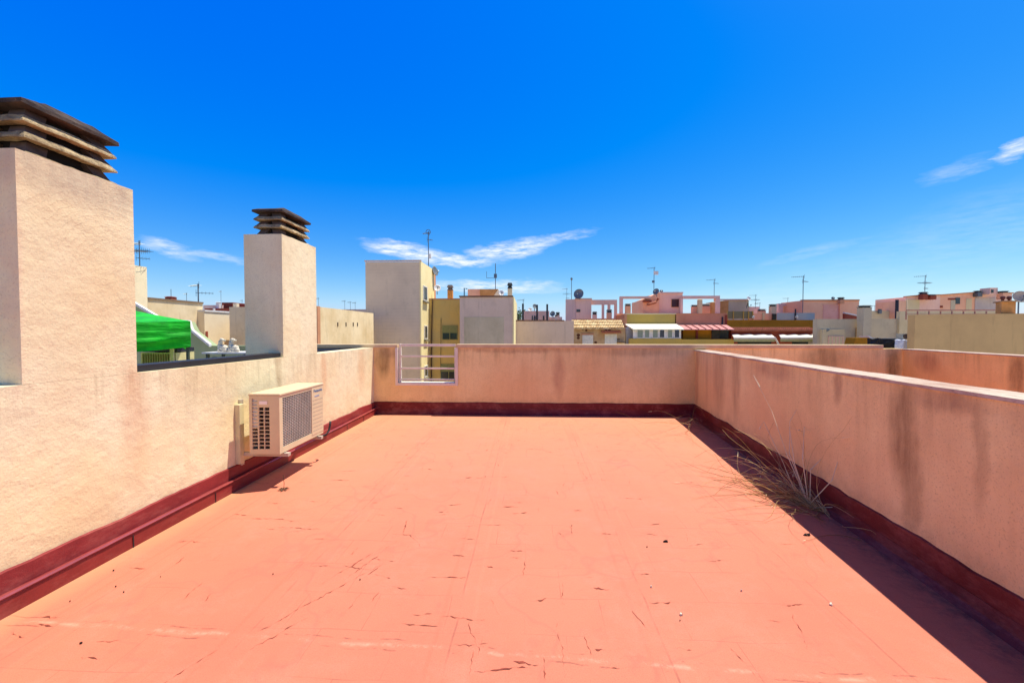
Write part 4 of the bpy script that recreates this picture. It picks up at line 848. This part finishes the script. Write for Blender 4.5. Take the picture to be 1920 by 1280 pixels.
# --- H mustard house
hh_ = bldg('mustard_house', 'mustard terrace house with a terracotta eave and two cream awnings', 1450, 38)
sect(hh_, 1364.2, 1531, 600, 40.3, 5, M['must']); tiles(hh_, 1372, 1530, 614.5, 619, 38.9, .8, 40, M_bar2, 'eave'); sect(hh_, 1371, 1531, 620.3, 39.4, .5, M['red'], 'lower_wall')
for x0, x1, i in ((1372, 1450, 0), (1460, 1529, 1)):
    a = at(x0, 626.5, 39.3); b = at(x1-4, 626.3, 39.3); c = at(x1+3, 632, 37.6); d0 = at(x0+4, 632, 37.6); m = MB(); n_ = 9
    top = [a.lerp(b, k/n_)+Vector((0, 0, .05*math.sin(k*2.1))) for k in range(n_+1)]; bot = [d0.lerp(c, k/n_) for k in range(n_+1)]; low = [p_-Vector((0, 0, .16)) for p_ in bot]; und = [p_-Vector((0, 0, .06)) for p_ in top]
    V = [[m.bm.verts.new(p_) for p_ in r_] for r_ in (top, bot, low, und)]
    for r0, r1 in zip(V, V[1:]+V[:1]):
        for k in range(n_): m.bm.faces.new([r0[k], r0[k+1], r1[k+1], r1[k]])
    o = m.build('awning', M['awn'], hh_); m = MB(); m.box(d0.x, c.x, 37.62, 37.68, c.z-.42, c.z-.17); m.build('valance', plain('olive_shaded_cloth', '#b3ad72', .9), o)
for x0, x1 in ((1384, 1446), (1486, 1520)): panel(hh_, x0, x1, 636, 660, 39.4, M['glass'], 'window', .1, .08)
MB().tube([at(1452, 632, 38.2), at(1461, 647, 38)], .08, 6).build('support_arm', M['frame'], hh_)
ac2 = bldg('roof_unit', 'small grey box unit right of the second cream awning', 1534, 37.5, 'air conditioner', z=at(1534, 646, 37.5).z)
sect(ac2, 1527, 1541, 637.5, 37.5, .8, plain('light_grey_unit', '#b8b4ae', .6), 'casing', zb=(660,))
MB().lathe([(.2, 0), (.2, .02), (.17, .02), (.17, 0)], at(1531, 643, 37.48), (0, -1, 0), 14).build('fan', M['dpipe'], ac2)
# --- pink pergola tower behind F/G
pt_ = bldg('pink_penthouse', 'big pink penthouse with open beam pergolas on both sides and a square window', 1260, 47)
sect(pt_, 1236, 1280, 548.5, 47, 5, M['pink']); sect(pt_, 1206, 1236, 562, 46.6, 5, M['pink2'], 'wing'); a = at(1236, 548.5, 47); b = at(1206, 561.5, 46.7)
MB().extr([(b.x, 46.6, b.z), (a.x, 46.6, b.z), (a.x, 46.6, a.z), (at(1228, 552, 46.6).x, 46.6, at(1228, 552, 46.6).z)], (0, 3, 0)).build('sloped_wing', M['pink2'], pt_)
panel(pt_, 1235, 1281, 547.5, 550.3, 47, M['lilac'], 'coping', .4, .1); window(pt_, 1258.5, 1274, 560.5, 576, 46.99, 1, plain('maroon_glass', '#4a2c2c', .4), M['brown'])
for x0, x1, y0, y1 in ((1163, 1221, 555.5, 559.5), (1163, 1168, 559.7, 600), (1280.5, 1350, 554.5, 559.5), (1342, 1350, 559.7, 592), (1276, 1280.2, 559.7, 600)): panel(pt_, x0, x1, y0, y1, 46.3, M['lilac'], 'pergola_beam', .5, 0)
panel(pt_, 1207, 1222, 562.8, 566, 46.4, M['red'], 'tile_ledge', .5, .3); MB().tube([at(1213, 571, 45.8), at(1229, 567, 45.9), at(1234, 560, 46)], .16, 6).build('tile_ramp', M_bar2, pt_)
sect(pt_, 1158, 1365, 588, 45, 1, M['pink2'], 'parapet')
chim(1173, 1183.5, 569, 590, 43, M['pink2'], 'domed chimney inside the left pergola opening', .22, cmat=M['dpipe'])
chim(1299, 1312, 571, 590, 43, M['pink2'], 'left stout chimney under the right pergola beam', .2, cmat=M['dpipe'])
chim(1316, 1333, 569, 590, 43.5, M['pink2'], 'wide dark capped chimney under the right pergola beam', .22, cmat=M['dpipe'])
chim(1309.5, 1317.5, 561, 590, 42.5, M['sandy'], 'tall slim beige chimney between two stout ones', .05, cmat=M['sandy'])
chim(1334, 1341, 566, 590, 42.5, M['orange'], 'slim ochre chimney by the right pergola post', .05, cmat=M['sandy'])
dish(1230, 546.5, 45.5, 6, 'grey dish at the top of the penthouse ramp', face=(-.8, -.8, .4), drop=556)
dish(1240, 546, 47, 3, 'tiny dish right of the penthouse ramp', face=(-.3, -1, .4), drop=549)
antenna(1226, 501, 552, 46, 'tallest antenna with white panel on the pink penthouse', 'box', side=-1)
antenna(1339, 523, 556, 46.5, 'antenna on the right pergola beam of the penthouse', 'two', side=-1, s=.9)
# --- I cream houses behind H
ih = bldg('cream_house', 'beige and ochre house right of the big pink penthouse', 1378, 50)
a = at(1348, 563, 50); b = at(1366, 562, 50); sect(ih, 1350.5, 1366, 564, 50, 4, M['orange'], 'ochre_wall'); sect(ih, 1366, 1404, 562, 50.1, 4, M['kgrey']); panel(ih, 1350, 1405, 560.5, 562.5, 50, M['lilac'], 'coping', .4, .1)
sect(ih, 1404, 1424, 575, 50.6, 3, M['lilac'], 'annex'); sect(ih, 1424, 1470, 588, 49, 2, M['pink2'], 'parapet')
dish(1404, 559.5, 49, 4, 'pale dish on the roof corner of the beige ochre house', M['dishw'], face=(.3, -1, .4), drop=564); dish(1403, 571, 48.5, 5.5, 'olive dish on the side of the beige ochre house', face=(.9, -.6, .1), mat=plain('olive_dish', '#7d7a4c', .6), drop=578)
antenna(1416.5, 552, 576, 49, 'two armed antenna right of the beige ochre house', 'flat', s=.7); antenna(1424.5, 567, 578, 52, 'very small far antenna above the annex roof', 'yagi', s=.6)
chim(1425, 1437, 579, 590, 46, M['pink2'], 'low chimney with a wide dark dome behind the glass screen', .35, cmat=M['dpipe'])
sf = bldg('glass_screen', 'olive glass wind screen on the mustard house roof', 1388, 42, 'screen', z=at(1388, 600, 42).z)
for x0, x1 in ((1364.5, 1374), (1376, 1393), (1395, 1403), (1404, 1411)): panel(sf, x0, x1, 583.5, 597, 42, plain('olive_glass', '#7c7a50', .3), 'pane', .05, 0)
m = MB()
for x0 in (1363.5, 1375, 1394, 1403.5, 1411.5): a = at(x0, 583, 41.98); m.box(a.x-.04, a.x+.04, 41.93, 42.0, at(x0, 600, 41.98).z, a.z)
m.build('frame', M['olive'], sf)
rb = bldg('roof_wall', 'low pinkish beige roof wall behind the mustard parapet', 1430, 43, 'wall', z=at(1430, 602, 43).z)
sect(rb, 1412.5, 1449, 587, 43, 1, M['pink2'], zb=(606,)); sect(rb, 1430, 1434, 586, 42.9, 1.1, M['sandy'], 'pier', zb=(606,))
chim(1446, 1456.5, 570, 602, 44, M['kgrey'], 'grey green chimney with a dark cap left of the blue fence', .14); sect(rb, 1449.2, 1456, 588, 42.8, .5, M['glass'], 'opening', zb=(606,))
bf = bldg('blue_fence', 'pale blue screen fence on the mustard house roof', 1493, 42, 'fence', z=at(1493, 600, 42).z)
M_bl = plain('pale_blue_canvas', '#9fb0ae', .7, var=.05)
for x0, x1 in ((1457, 1491), (1493, 1527.5)): panel(bf, x0, x1, 586.5, 600, 42, M_bl, 'screen', .04, 0)
panel(bf, 1491.2, 1492.8, 579, 600, 41.9, M['dpipe'], 'post', .1, 0)
pg = bldg('pink_pergola_house', 'cream house under a pink flat beam left of the salmon building', 1482, 50)
sect(pg, 1470, 1505, 577, 51, 3, M['beige2']); 
for x0, x1, y0, y1 in ((1460, 1505, 569, 573.5), (1460, 1468, 573.7, 602)): panel(pg, x0, x1, y0, y1, 50, M['lilac'], 'pergola_beam', .5, 0)
dish(1494, 594, 41.5, 2.2, 'tiny white dish in front of the blue fence', M['dishw'], drop=599); dish(1412.5, 594, 41.5, 2.2, 'tiny white dish at the right end of the glass screen', M['dishw'], drop=599)
antenna(1505, 517, 588, 46, 'tall two armed antenna beside the salmon building', 'two', side=-1, s=1.2); antenna(1477, 558, 570, 50, 'short T shaped antenna on the pink beam', 'yagi', s=.6)
# --- J salmon building
jh = bldg('salmon_building', 'long flat salmon building with a small dark chimney, behind the grey wall', 1560, 46)
a = at(1506, 565, 48); 
sect(jh, 1506, 1611, 563.2, 47, 4, M['pink2']); panel(jh, 1505, 1612, 561.6, 564, 47, M['brown'], 'coping', .4, .1)
panel(jh, 1544, 1574, 571, 600, 47, stucco('rose_panel_paint', '#eab0a4', '#e0a498'), 'panel', .06); sect(jh, 1575, 1583, 562.8, 46.8, .2, M['pink2'], 'pier')
a = at(1584, 585, 45); b = at(1614, 591.5, 45); MB().extr([a, b, b-Vector((0, 0, .14)), a-Vector((0, 0, .14))], (0, .3, 0)).build('slope_coping', M['frame'], jh)
MB().extr([a-Vector((0, 0, .15)), b-Vector((0, 0, .15)), b-Vector((0, 0, 1.2)), a-Vector((0, 0, 1.2))], (0, .3, 0)).build('ramp_wall', M['red'], jh)
chim(1575, 1584, 557, 564, 46, M['brown'], 'small dark chimney on the salmon building', .6); dish(1562, 559, 46.5, 2.8, 'half hidden dish on the salmon building roof', drop=563)
# --- K wall
kw = bldg('grey_wall', 'weathered grey green wall with a barred window, right of the mustard house', 1585, 34, 'wall')
sect(kw, 1532, 1618, 598, 36, .5, M['kgrey']); sect(kw, 1634, 1714, 597.5, 36.2, .5, M['kgrey'], 'far_wall')
panel(kw, 1543, 1583, 617, 660, 36, M['sandy'], 'annex_wall', .3, .3); window(kw, 1553, 1580, 630, 660, 35.69, 4, M['sandy'], M['pink'])
dish(1552, 618, 35.2, 3, 'small dark bracket dish on the weathered grey wall', face=(.5, -1, .2), drop=622)
ks = sect(kw, 1610, 1622, 614, 35.6, .3, M['must'], 'stained_pier')
chim(1618, 1634.5, 572, 655, 35, M['kgrey'], 'tall grey wall chimney with a flat dark cap', .055); antenna(1640, 572, 584, 50, 'small bent antenna behind the tall grey chimney', 'yagi', s=.6)
fw = bldg('cream_wall', 'far pale wall between the tall grey chimney and the black flue', 1660, 48, 'wall'); sect(fw, 1634, 1683, 582.5, 48, .5, M['sandy'])
chim(1649, 1654, 579, 583, 47.6, M['pipe'], 'tiny roof vent on the far pale wall', .5); 
a = at(1682, 562, 37); mesh_thing('flue_pole', MB().tube([(a.x, 37, at(1682, 600, 37).z), tuple(a-Vector((0, 0, .15))), tuple(a)], .12, 8), M['dpipe'], 'thick black flue pipe left of the long pink building', 'flue pole', 'dark flue poles')
rp = bldg('brown_ramp', 'brown sloped roof edge with a white verge under the tall grey chimney', 1625, 33, 'roof')
a = at(1612, 633, 33); b = at(1630, 633, 33); c = at(1646, 641.5, 33); MB().extr([at(1600, 650, 33), at(1605, 633, 33), b, c, at(1646, 650, 33)], (0, 1, 0)).build('slope', M['must'], rp); MB().extr([b+Vector((0, 0, .01)), b+Vector((0, 0, .14)), c+Vector((0, 0, .14)), c+Vector((0, 0, .01))], (0, 1, 0)).build('verge', M['frame'], rp)
# black tarpaulin, fan unit, white cloth
tb = bldg('black_tarpaulin', 'black covered heap on the roof before the greenish wall', 1670, 28, 'tarpaulin', z=at(1670, 655, 28).z)
m = MB(); a = at(1649, 634.5, 28); b = at(1694, 634.5, 28); m.box(a.x, b.x, 28, 29, at(1649, 656, 28).z, a.z); roughen(m, .08, 5); m.build('sheet', plain('black_sheet', '#17171c', .6), tb)
un = bldg('fan_unit', 'pale fan unit with a black round opening beside the big tan wall', 1702, 27, 'air conditioner', z=at(1702, 638, 27).z)
sect(un, 1693, 1713, 625.5, 27, .5, plain('pale_unit_metal', '#b5b29c', .6), 'casing', zb=(636,)); MB().lathe([(.001, 0), (.17, .0), (.17, .03), (.001, .03)], at(1698.5, 630.5, 26.97), (0, -1, 0), 18).build('fan', M['dark'] if 'dark' in M else M_dark, un)
wc = bldg('draped_cloth', 'white and pale blue sheet heaped below the fan unit', 1705, 26.6, 'cloth', z=at(1705, 655, 26.6).z)
m = MB(); pr = [at(1694, 656, 26.6), at(1694, 637.5, 26.6), at(1699, 636.5, 26.6), at(1706, 641, 26.6), at(1712, 643, 26.6), at(1714, 656, 26.6)]; m.extr(pr, (0, .6, 0)); roughen(m, .05, 3); m.build('sheet', plain('white_sheet', '#dfe6ee', .8), wc)
m = MB(); m.box(at(1707, 640, 26.5).x, at(1713.5, 640, 26.5).x, 26.5, 26.9, at(1707, 651, 26.5).z, at(1707, 638, 26.5).z); roughen(m, .03, 3); m.build('folded_sheet', plain('lilac_sheet', '#b9b4d8', .8), wc)
# --- M long pink building
lp = bldg('pink_building', 'long low pink building on the right skyline with a small dark window', 1790, 47)
pts_ = [(1699, 557), (1730, 554), (1763, 554), (1830, 549), (1898, 550.5)]
for (x0, y0), (x1, y1), mt in zip(pts_, pts_[1:], ('pink', 'pink', 'pink2', 'lilac')):
    a = at(x0, y0, 47); b = at(x1, y1, 47); MB().extr([(a.x+.001, 47, GZ), (b.x, 47, GZ), (b.x, 47, b.z), (a.x+.001, 47, a.z)], (0, 4, 0)).build('wall', M[mt], lp)
    c0_, c1_ = a, b; MB().extr([(c0_.x, 46.85, c0_.z+.001), (c1_.x, 46.85, c1_.z+.001), (c1_.x, 46.85, c1_.z+.12), (c0_.x, 46.85, c0_.z+.12)], (0, .5, 0)).build('coping', M['brown'], lp)
sect(lp, 1686, 1699, 564, 46.8, 3, M['pink2'], 'annex'); panel(lp, 1792, 1800, 558, 570, 47, M['glass'], 'window'); panel(lp, 1778, 1791, 559, 562, 47, M['red'], 'lintel'); panel(lp, 1783, 1791, 562.5, 583, 47, M['kgrey'], 'door', .05, .03)
panel(lp, 1702, 1724, 561.5, 583, 47, M['sandy'], 'panel', .05, .05); panel(lp, 1700, 1702, 561, 585, 47, M['beige2'], 'pilaster', .2, .2); panel(lp, 1812, 1822, 560, 583, 47, M['sandy'], 'panel', .05, .03); panel(lp, 1763, 1768, 573, 577, 47, M['red'], 'vent', .05)
panel(lp, 1829, 1866, 558, 583, 47, stucco('pale_lilac_panel', '#bcb2b4', '#b2a6a8'), 'panel', .05, .05)
antenna(1734, 516, 550, 46.5, 'three armed antenna on the long pink building', 'flat', s=1.0)
chim(1730, 1741, 547, 556, 46, M['red'], 'round dark vent at the foot of the three armed antenna', .5, cmat=M['dpipe']); chim(1744, 1757, 551.5, 556, 46, M['red'], 'flat dark vent right of the three armed antenna', .6, cmat=M['dpipe'])
chim(1833, 1843, 544.5, 551, 46.5, M['pipe'], 'flat topped vent left of the pink roof box', .5); chim(1880, 1893, 545, 556, 45.5, M['pink2'], 'green capped chimney right of the pink roof box', .35)
bx = bldg('roof_box', 'square pink roof box with a dark opening on the long pink building', 1863, 46, 'tank house', z=at(1863, 551, 46).z)
sect(bx, 1856.5, 1871, 539.5, 46, 1, M['pink'], zb=(552,)); panel(bx, 1859, 1863, 543, 549, 46, M['glass'], 'opening')
# --- N tan wall
nw = bldg('tan_wall', 'huge plain tan wall on the right, topped by an orange chimney and railing', 1800, 24, 'building')
N0 = at(1716, 590, 24); N1 = at(1925, 587, 24); MB().extr([(N0.x, 24, GZ), (N1.x+4, 24, GZ), (N1.x+4, 24, N1.z+.03), (N0.x, 24, N0.z)], (0, .45, 0)).build('wall', M['tan'], nw)
sect(nw, 1687, 1870, 583.5, 36, .3, M['sandy'], 'rear_parapet', zb=-4.); rr = MB()
for i in range(9):
    px = 1700+i*21.5; a = at(px, 583, 34); rr.box(a.x-.03, a.x+.03, 34, 34.08, a.z-.7, a.z)
a = at(1700, 582.5, 34); b = at(1872, 582.5, 34); rr.box(a.x, b.x, 33.97, 34.05, a.z, a.z+.09); rr.box(a.x, b.x, 33.98, 34.04, a.z-.28, a.z-.24)
mesh_thing('roof_railing', rr, plain('rosy_railing', '#c08c74', .7), 'long low rosy railing behind the top of the tan wall', 'railing')
oc = bldg('orange_chimney', 'wide orange chimney block with two clay pots above the tan wall', 1887, 24.5, 'chimney', z=at(1887, 588, 24.5).z)
a = at(1878, 566, 24.3); b = at(1905, 566, 24.3); c = at(1867, 566, 25.3)
MB().prism([(a.x, 24.3), (b.x, 24.3), (b.x, 25.3), (c.x, 25.3)], at(1880, 589, 24.3).z, a.z).build('shaft', M['orange'], oc)
MB().prism([(a.x-.12, 24.2), (b.x+.06, 24.2), (b.x+.06, 25.4), (c.x-.06, 25.4)], a.z+.002, a.z+.07).build('slab', plain('tan_slab', '#b08a66', .9), oc)
for px in (1880, 1892): p_ = at(px, 565, 24.8); MB().lathe([(.06, 0), (.06, .1), (.1, .16), (.11, .26), (.05, .32), (.001, .33)], (p_.x, 24.8, a.z+.07), (0, 0, 1), 12).build('clay_pot', plain('dark_clay', '#6d3c34', .8), oc, smooth=True)
dish(1914, 556, 23.6, 10.5, 'pale dish cut off by the right edge of the photo', plain('beige_dish', '#bfae98', .6), face=(-.35, -1, .3), drop=588)
# --- LEFT SIDE
gm = bpy.data.materials.new('x'); bpy.data.materials.remove(gm)
def cloth_mat():
    n = N('green_polyester_canopy'); n.b.inputs['Sheen Weight'].default_value = .2
    w_ = n.noise(1.2, 4, .6, n.mapv((.5, .5, 5))); c_ = n.mix(n.rng(n.noise(3, 3), .4, .6), rgb('#10c81e'), rgb('#0aa816'))
    tr_ = n.new('ShaderNodeBsdfTranslucent'); n.put(tr_.inputs[0], c_); ms = n.new('ShaderNodeMixShader'); ms.inputs[0].default_value = .22
    n.fin(c_, .6, 0, n.bump(w_, .9, .10)); out = n.t.nodes['Material Output']; n.t.links.new(n.b.outputs[0], ms.inputs[1]); n.t.links.new(tr_.outputs[0], ms.inputs[2]); n.t.links.new(ms.outputs[0], out.inputs[0])
    return n.m
M_can = cloth_mat()
YC = 9.0
cn = thing('canopy', tuple(at(300, 700, YC+1.3)), 'bright green pop up canopy beyond the left wall, half behind the big chimney', 'canopy')
cr_ = at(357, 602, YC); cl_x = cr_.x-3.0; zt = cr_.z; D = 3.0
top = Vector((cr_.x-1.5, YC+1.5, zt+.75)); m = MB(); n_ = 24
def cside(p0, p1, apex):
    rows = []
    for j in range(13):
        v = j/12; row = []
        for i in range(n_+1):
            u = i/n_; e = p0.lerp(p1, u); sag = -.05*math.sin(math.pi*u)
            q = e.lerp(apex, v); q.z += sag*(1-v)-.03*math.sin(math.pi*v)*(1-abs(2*u-1)*.3)
            row.append(m.bm.verts.new(q))
        rows.append(row)
    for a_, b_ in zip(rows, rows[1:]):
        for i in range(n_): m.bm.faces.new([a_[i], a_[i+1], b_[i+1], b_[i]])
RA = R(45); ca, sa = math.cos(RA), math.sin(RA)
def kk(dx, dy, z): return Vector((cr_.x+dx*ca-dy*sa, YC+dx*sa+dy*ca, z))
K = [kk(-D, 0, zt), kk(0, 0, zt), kk(0, D, zt), kk(-D, D, zt)]; top = kk(-1.5, 1.5, zt+.42)
for i in range(4): cside(K[i], K[(i+1) % 4], top)
m.build('roof_cloth', M_can, cn, smooth=True)
m = MB()
for i in range(4):
    p0, p1_ = K[i], K[(i+1) % 4]; out_ = (p1_-p0).normalized().cross(Vector((0, 0, 1))); rows = []
    for j in range(11):
        v = j/10; row = []
        for k in range(41):
            u = k/40; q = p0.lerp(p1_, u); h_ = .60+.05*math.sin(math.pi*u)
            wr_ = .09*math.sin(v*13+2.2*noise.noise(Vector((u*2.2, i, 0))))*noise.noise(Vector((u*1.5+v*2, i*3, 7)))*2.2+.03*math.sin(v*4)
            q = q+Vector((0, 0, -.05*math.sin(math.pi*u)-h_*v))+out_*(wr_*(1-abs(2*u-1)**6)); row.append(m.bm.verts.new(q))
        rows.append(row)
    for a_, b_ in zip(rows, rows[1:]):
        for k in range(40): m.bm.faces.new([a_[k], a_[k+1], b_[k+1], b_[k]])
m.build('valance', M_can, cn, smooth=True)
mid = kk(-1.5, 1.5, 0)
for q in K:
    g_ = q.lerp(Vector((mid.x, mid.y, q.z)), .035); MB().box(g_.x-.025, g_.x+.025, g_.y-.025, g_.y+.025, 0, zt-.03).build('leg', plain('dark_green_pole', '#3b4a3a', .5), cn)
# sage green neighbour walls with white verge
gw = thing('green_wall', tuple(at(330, 640, 13.5)-Vector((0, 0, 1.6))), 'sage green stair wall with a white sloping coping, behind the green canopy', 'wall')
def gpoly(px_list, Y, dep, mat, name): return MB().extr([at(px, py, Y) for px, py in px_list], (0, dep, 0)).build(name, mat, gw)
gpoly([(230, 800), (230, 560), (258, 576), (300, 600), (352, 603), (362, 622), (396, 648), (470, 648), (470, 800)], 13.6, .3, M['green'], 'wall')
m = MB(); vp = [(225, 552), (258, 571), (300, 596), (353, 600.5), (359, 618), (392, 645)]
for (x0, y0), (x1, y1) in zip(vp, vp[1:]):
    a, b = at(x0, y0, 13.5), at(x1, y1, 13.5); m.extr([a, b, b-Vector((0, 0, .09)), a-Vector((0, 0, .09))], (0, .12, 0))
m.build('coping', M['frame'], gw)
# slatted store below the canopy
st_ = thing('louvred_unit', tuple(at(290, 700, 10.6)), 'cream louvred cupboard standing under the green canopy', 'cupboard')
a = at(264, 655, 10.4); b = at(330, 690, 10.4); z0_ = -.02
MB().box(a.x, b.x, 10.4, 11.0, z0_, at(264, 661, 10.4).z).build('body', plain('cream_plastic', '#d3c98f', .6), st_)
m = MB()
for i in range(13): x = a.x+.06+(b.x-a.x-.14)*i/12; m.box(x, x+.03, 10.37, 10.398, z0_+.05, at(264, 663, 10.4).z)
m.build('louvre', plain('shaded_cream_slat', '#8d8455', .7), st_)
MB().box(b.x-.1, b.x-.0, 10.33, 10.36, z0_, at(264, 651, 10.4).z).build('side_post', plain('cream_plastic2', '#cfc79a', .6), st_); MB().box(a.x, b.x, 10.45, 11.0, at(264, 660, 10.4).z+.01, at(264, 652, 10.4).z).build('top_recess', M['dpipe'], st_)
# shelf with two plaster figures
sh = thing('table', tuple(at(425, 661, 8.4)-Vector((0, 0, 1.0))), 'thin white topped table carrying the plaster figures', 'table')
a = at(378, 660.5, 8.4); b = at(462, 660.5, 8.4); MB().box(a.x, b.x, 8.4, 9.0, a.z-.03, a.z).build('tabletop', M['frame'], sh)
for x in (a.x+.05, b.x-.1): 
    for y in (8.45, 8.9): MB().box(x, x+.05, y, y+.05, 0, a.z-.031).build('leg', plain('dark_green_pole', '#3b4a3a', .5), sh)
M_pl = plain('chipped_cream_plaster', '#e9dcc0', .8, var=.25, scale=18)
def figure(px, sgn, label):
    p_ = at(px, 660, 8.6); p_.z = a.z+.001; s = .0112*8.6/9*1.0; c = thing('plaster_figure', tuple(p_), label, 'statue', 'plaster animal figures')
    def bl(cx, cy, cz, rx, ry, rz, m_):
        r0 = bmesh.ops.create_icosphere(m_.bm, subdivisions=3, radius=1, matrix=Matrix.Translation(p_+Vector((cx, cy, cz))) @ Matrix.Diagonal((rx, ry, rz, 1)))
    m_ = MB(); bl(sgn*.02, 0, .085, .10, .06, .075, m_); bl(-sgn*.06, 0, .13, .05, .045, .075, m_); bl(-sgn*.05, 0, .21, .042, .038, .06, m_); bl(-sgn*.015, 0, .27, .05, .04, .035, m_); bl(sgn*.045, -.01, .255, .035, .022, .018, m_)
    bl(-sgn*.07, -.03, .05, .025, .03, .06, m_); bl(sgn*.10, -.02, .045, .05, .04, .045, m_); bl(-sgn*.02, -.04, .02, .09, .03, .02, m_)
    for v in m_.bm.verts: v.co += noise.noise_vector(v.co*30)*.012
    m_.build('body', M_pl, c, smooth=True); m_ = MB(); bl(0, 0, .012, .13, .07, .013, m_); m_.build('plinth', M_pl, c); return c
figure(418, 1, 'left cream plaster animal figure on the white table'); figure(438, 1, 'right cream plaster animal figure on the white table')
ar = MB(); p_ = at(403, 668, 8.2); ar.tube([(p_.x+math.cos(t_)*.11, 8.2, p_.z-.08+math.sin(t_)*.07) for t_ in [math.pi*k/10 for k in range(11)]], .008, 5); 
ar.box(p_.x-.11, p_.x+.11, 8.18, 8.22, p_.z-.3, p_.z-.08)
mesh_thing('garden_chair', ar, plain('dark_green_pole', '#3b4a3a', .5), 'dark curved chair back just above the black coping', 'chair')
# stained party walls facing the sun
def xwall(name, label, px0, px1, py0, X, mat, th=.4, cat='building', py1=None, zb=GZ):
    """wall in a plane of constant X that faces right"""
    a = atX(px0, py0, X); b = atX(px1, py0, X); c = bldg(name, label, (px0+px1)/2, a.y, cat)
    MB().prism([(X, a.y), (X, b.y), (X-5, b.y), (X-5, a.y)], zb, a.z).build('wall', mat, c); return c, a, b
o1, a, b = xwall('house_wall', 'stained beige party wall behind the green canopy with a small brick chimney', 277, 380, 561, -19, M['beige'])
MB().box(-19.4, -18.95, a.y-.02, b.y, a.z+.001, a.z+.10).build('coping', plain('brown_stained_coping', '#8a7258', .9), o1)
o2, a2, b2_ = xwall('house_wall', 'pale beige party wall right of the stained one, lower', 383, 444, 584, -18.6, M['beige2'])
MB().box(-18.99, -18.56, a2.y, b2_.y, a2.z+.001, a2.z+.1).build('coping', M['frame'], o2)
w1 = MB().box(-18.599, -18.55, atX(385, 620, -18.6).y, atX(388.5, 620, -18.6).y, atX(385, 637, -18.6).z, atX(385, 621, -18.6).z).build('window', M['red'], o2)
o3, a3, b3 = xwall('house_wall', 'tall narrow beige wall right beside the big chimney, carrying an antenna', 240, 275, 495, -15.5, M['beige2'])
o4 = bldg('grey_wall', 'narrow grey lilac wall left of the slender chimney', 450, 24, 'wall'); sect(o4, 443, 470, 592, 24, 3, M['grey2']); panel(o4, 440.5, 443, 591, 640, 24, M['frame'], 'corner', .3, .1); panel(o4, 440, 470, 590, 592, 24, M['frame'], 'coping', .4, .1)
rdh = bldg('red_house', 'brick red house with white posts behind the pale beige party wall', 420, 44)
sect(rdh, 381, 416, 572, 44, 4, M['lilac']); sect(rdh, 415.5, 436, 567, 44.3, 4, M['red'], 'tower'); sect(rdh, 384, 460, 578, 43, .6, M['red'], 'parapet'); panel(rdh, 437, 444, 569, 592, 42.8, M['beige2'], 'pier', .4, 0); sect(rdh, 448, 470, 570, 43.5, 2, M['red'], 'annex')
for px in (399, 438): panel(rdh, px, px+2.2, 578, 592, 42.5, M['frame'], 'post', .2, 0)
chim(404, 411, 566, 578, 43.4, M['frame'], 'white stub chimney on the brick red house', .15, cmat=M['frame'])
chim(308, 322, 555.5, 565, atX(315, 560, -19.2).y, M['red'], 'small brick chimney on the stained beige party wall', .2, cmat=M['red'])
antenna(262, 451, 497, atX(262, 495, -15.6).y, 'antenna on the tall narrow beige wall', 'flat', side=-1, s=.55)
antenna(372, 532, 566, atX(372, 562, -19.2).y, 'antenna with two opposed aerials on the stained beige wall', 'two', side=-1, s=1.0)
for px, t0, b0, Y_, lb in ((321, 542, 564, 26, 'plain thin rod right of the small brick chimney'), (350, 549, 566, 34, 'faint thin antenna left of the opposed aerials'), (414.5, 545, 568, 44, 'thin antenna above the brick red house'), (454, 562, 574, 44, 'stub antenna left of the slender chimney')):
    antenna(px, t0, b0, Y_, lb, 'none' if px in (321,) else 'ring' if px == 0 else 'yagi', s=.5)
oq, aq, bq = xwall('house_wall', 'stained beige wall between the slender chimney and the grey tower', 597, 700, 575, -11.4, M['beige'])
MB().box(-11.9, -11.3, aq.y-.3, aq.y+.0, GZ, aq.z+.02).build('corner_pier', M['brown'], oq)
m = MB()
for px in (633, 648.5, 662, 670): p_ = atX(px, 608, -11.4); m.box(-11.398, -11.37, p_.y-.05, p_.y+.05, p_.z-.12, p_.z+.12)
m.build('vent', M_dark, oq)
for px, t0, b0, Y_, lb in ((646.5, 563, 579, 40, 'left far antenna over the beige wall beside the tower'), (657, 565, 580, 40, 'middle far rod over the beige wall beside the tower'), (666, 566, 581, 40, 'right far antenna over the beige wall beside the tower'), (597, 558, 577, 40, 'thin far antenna hugging the right edge of the slender chimney')):
    antenna(px, t0, b0, Y_, lb, 'yagi', s=.5)
fb = bldg('far_block', 'far grey roof edge behind the beige wall beside the tower', 650, 44); sect(fb, 590, 700, 580, 44, 4, M['grey2'])
# far rooftops closing the skyline
fr = bldg('far_rooftops', 'distant pale rooftops low on the skyline between nearer houses', 1200, 75); 
M_far = stucco('distant_pale_render', '#cbb3a0', '#bda08e', scale=.2)
x = 100; rnd = random.Random(3)
while x < 1930:
    w__ = rnd.uniform(30, 90); sect(fr, x, x+w__-.5, rnd.uniform(596, 603), 72+rnd.random()*6, 6, M_far, 'block'); x += w__
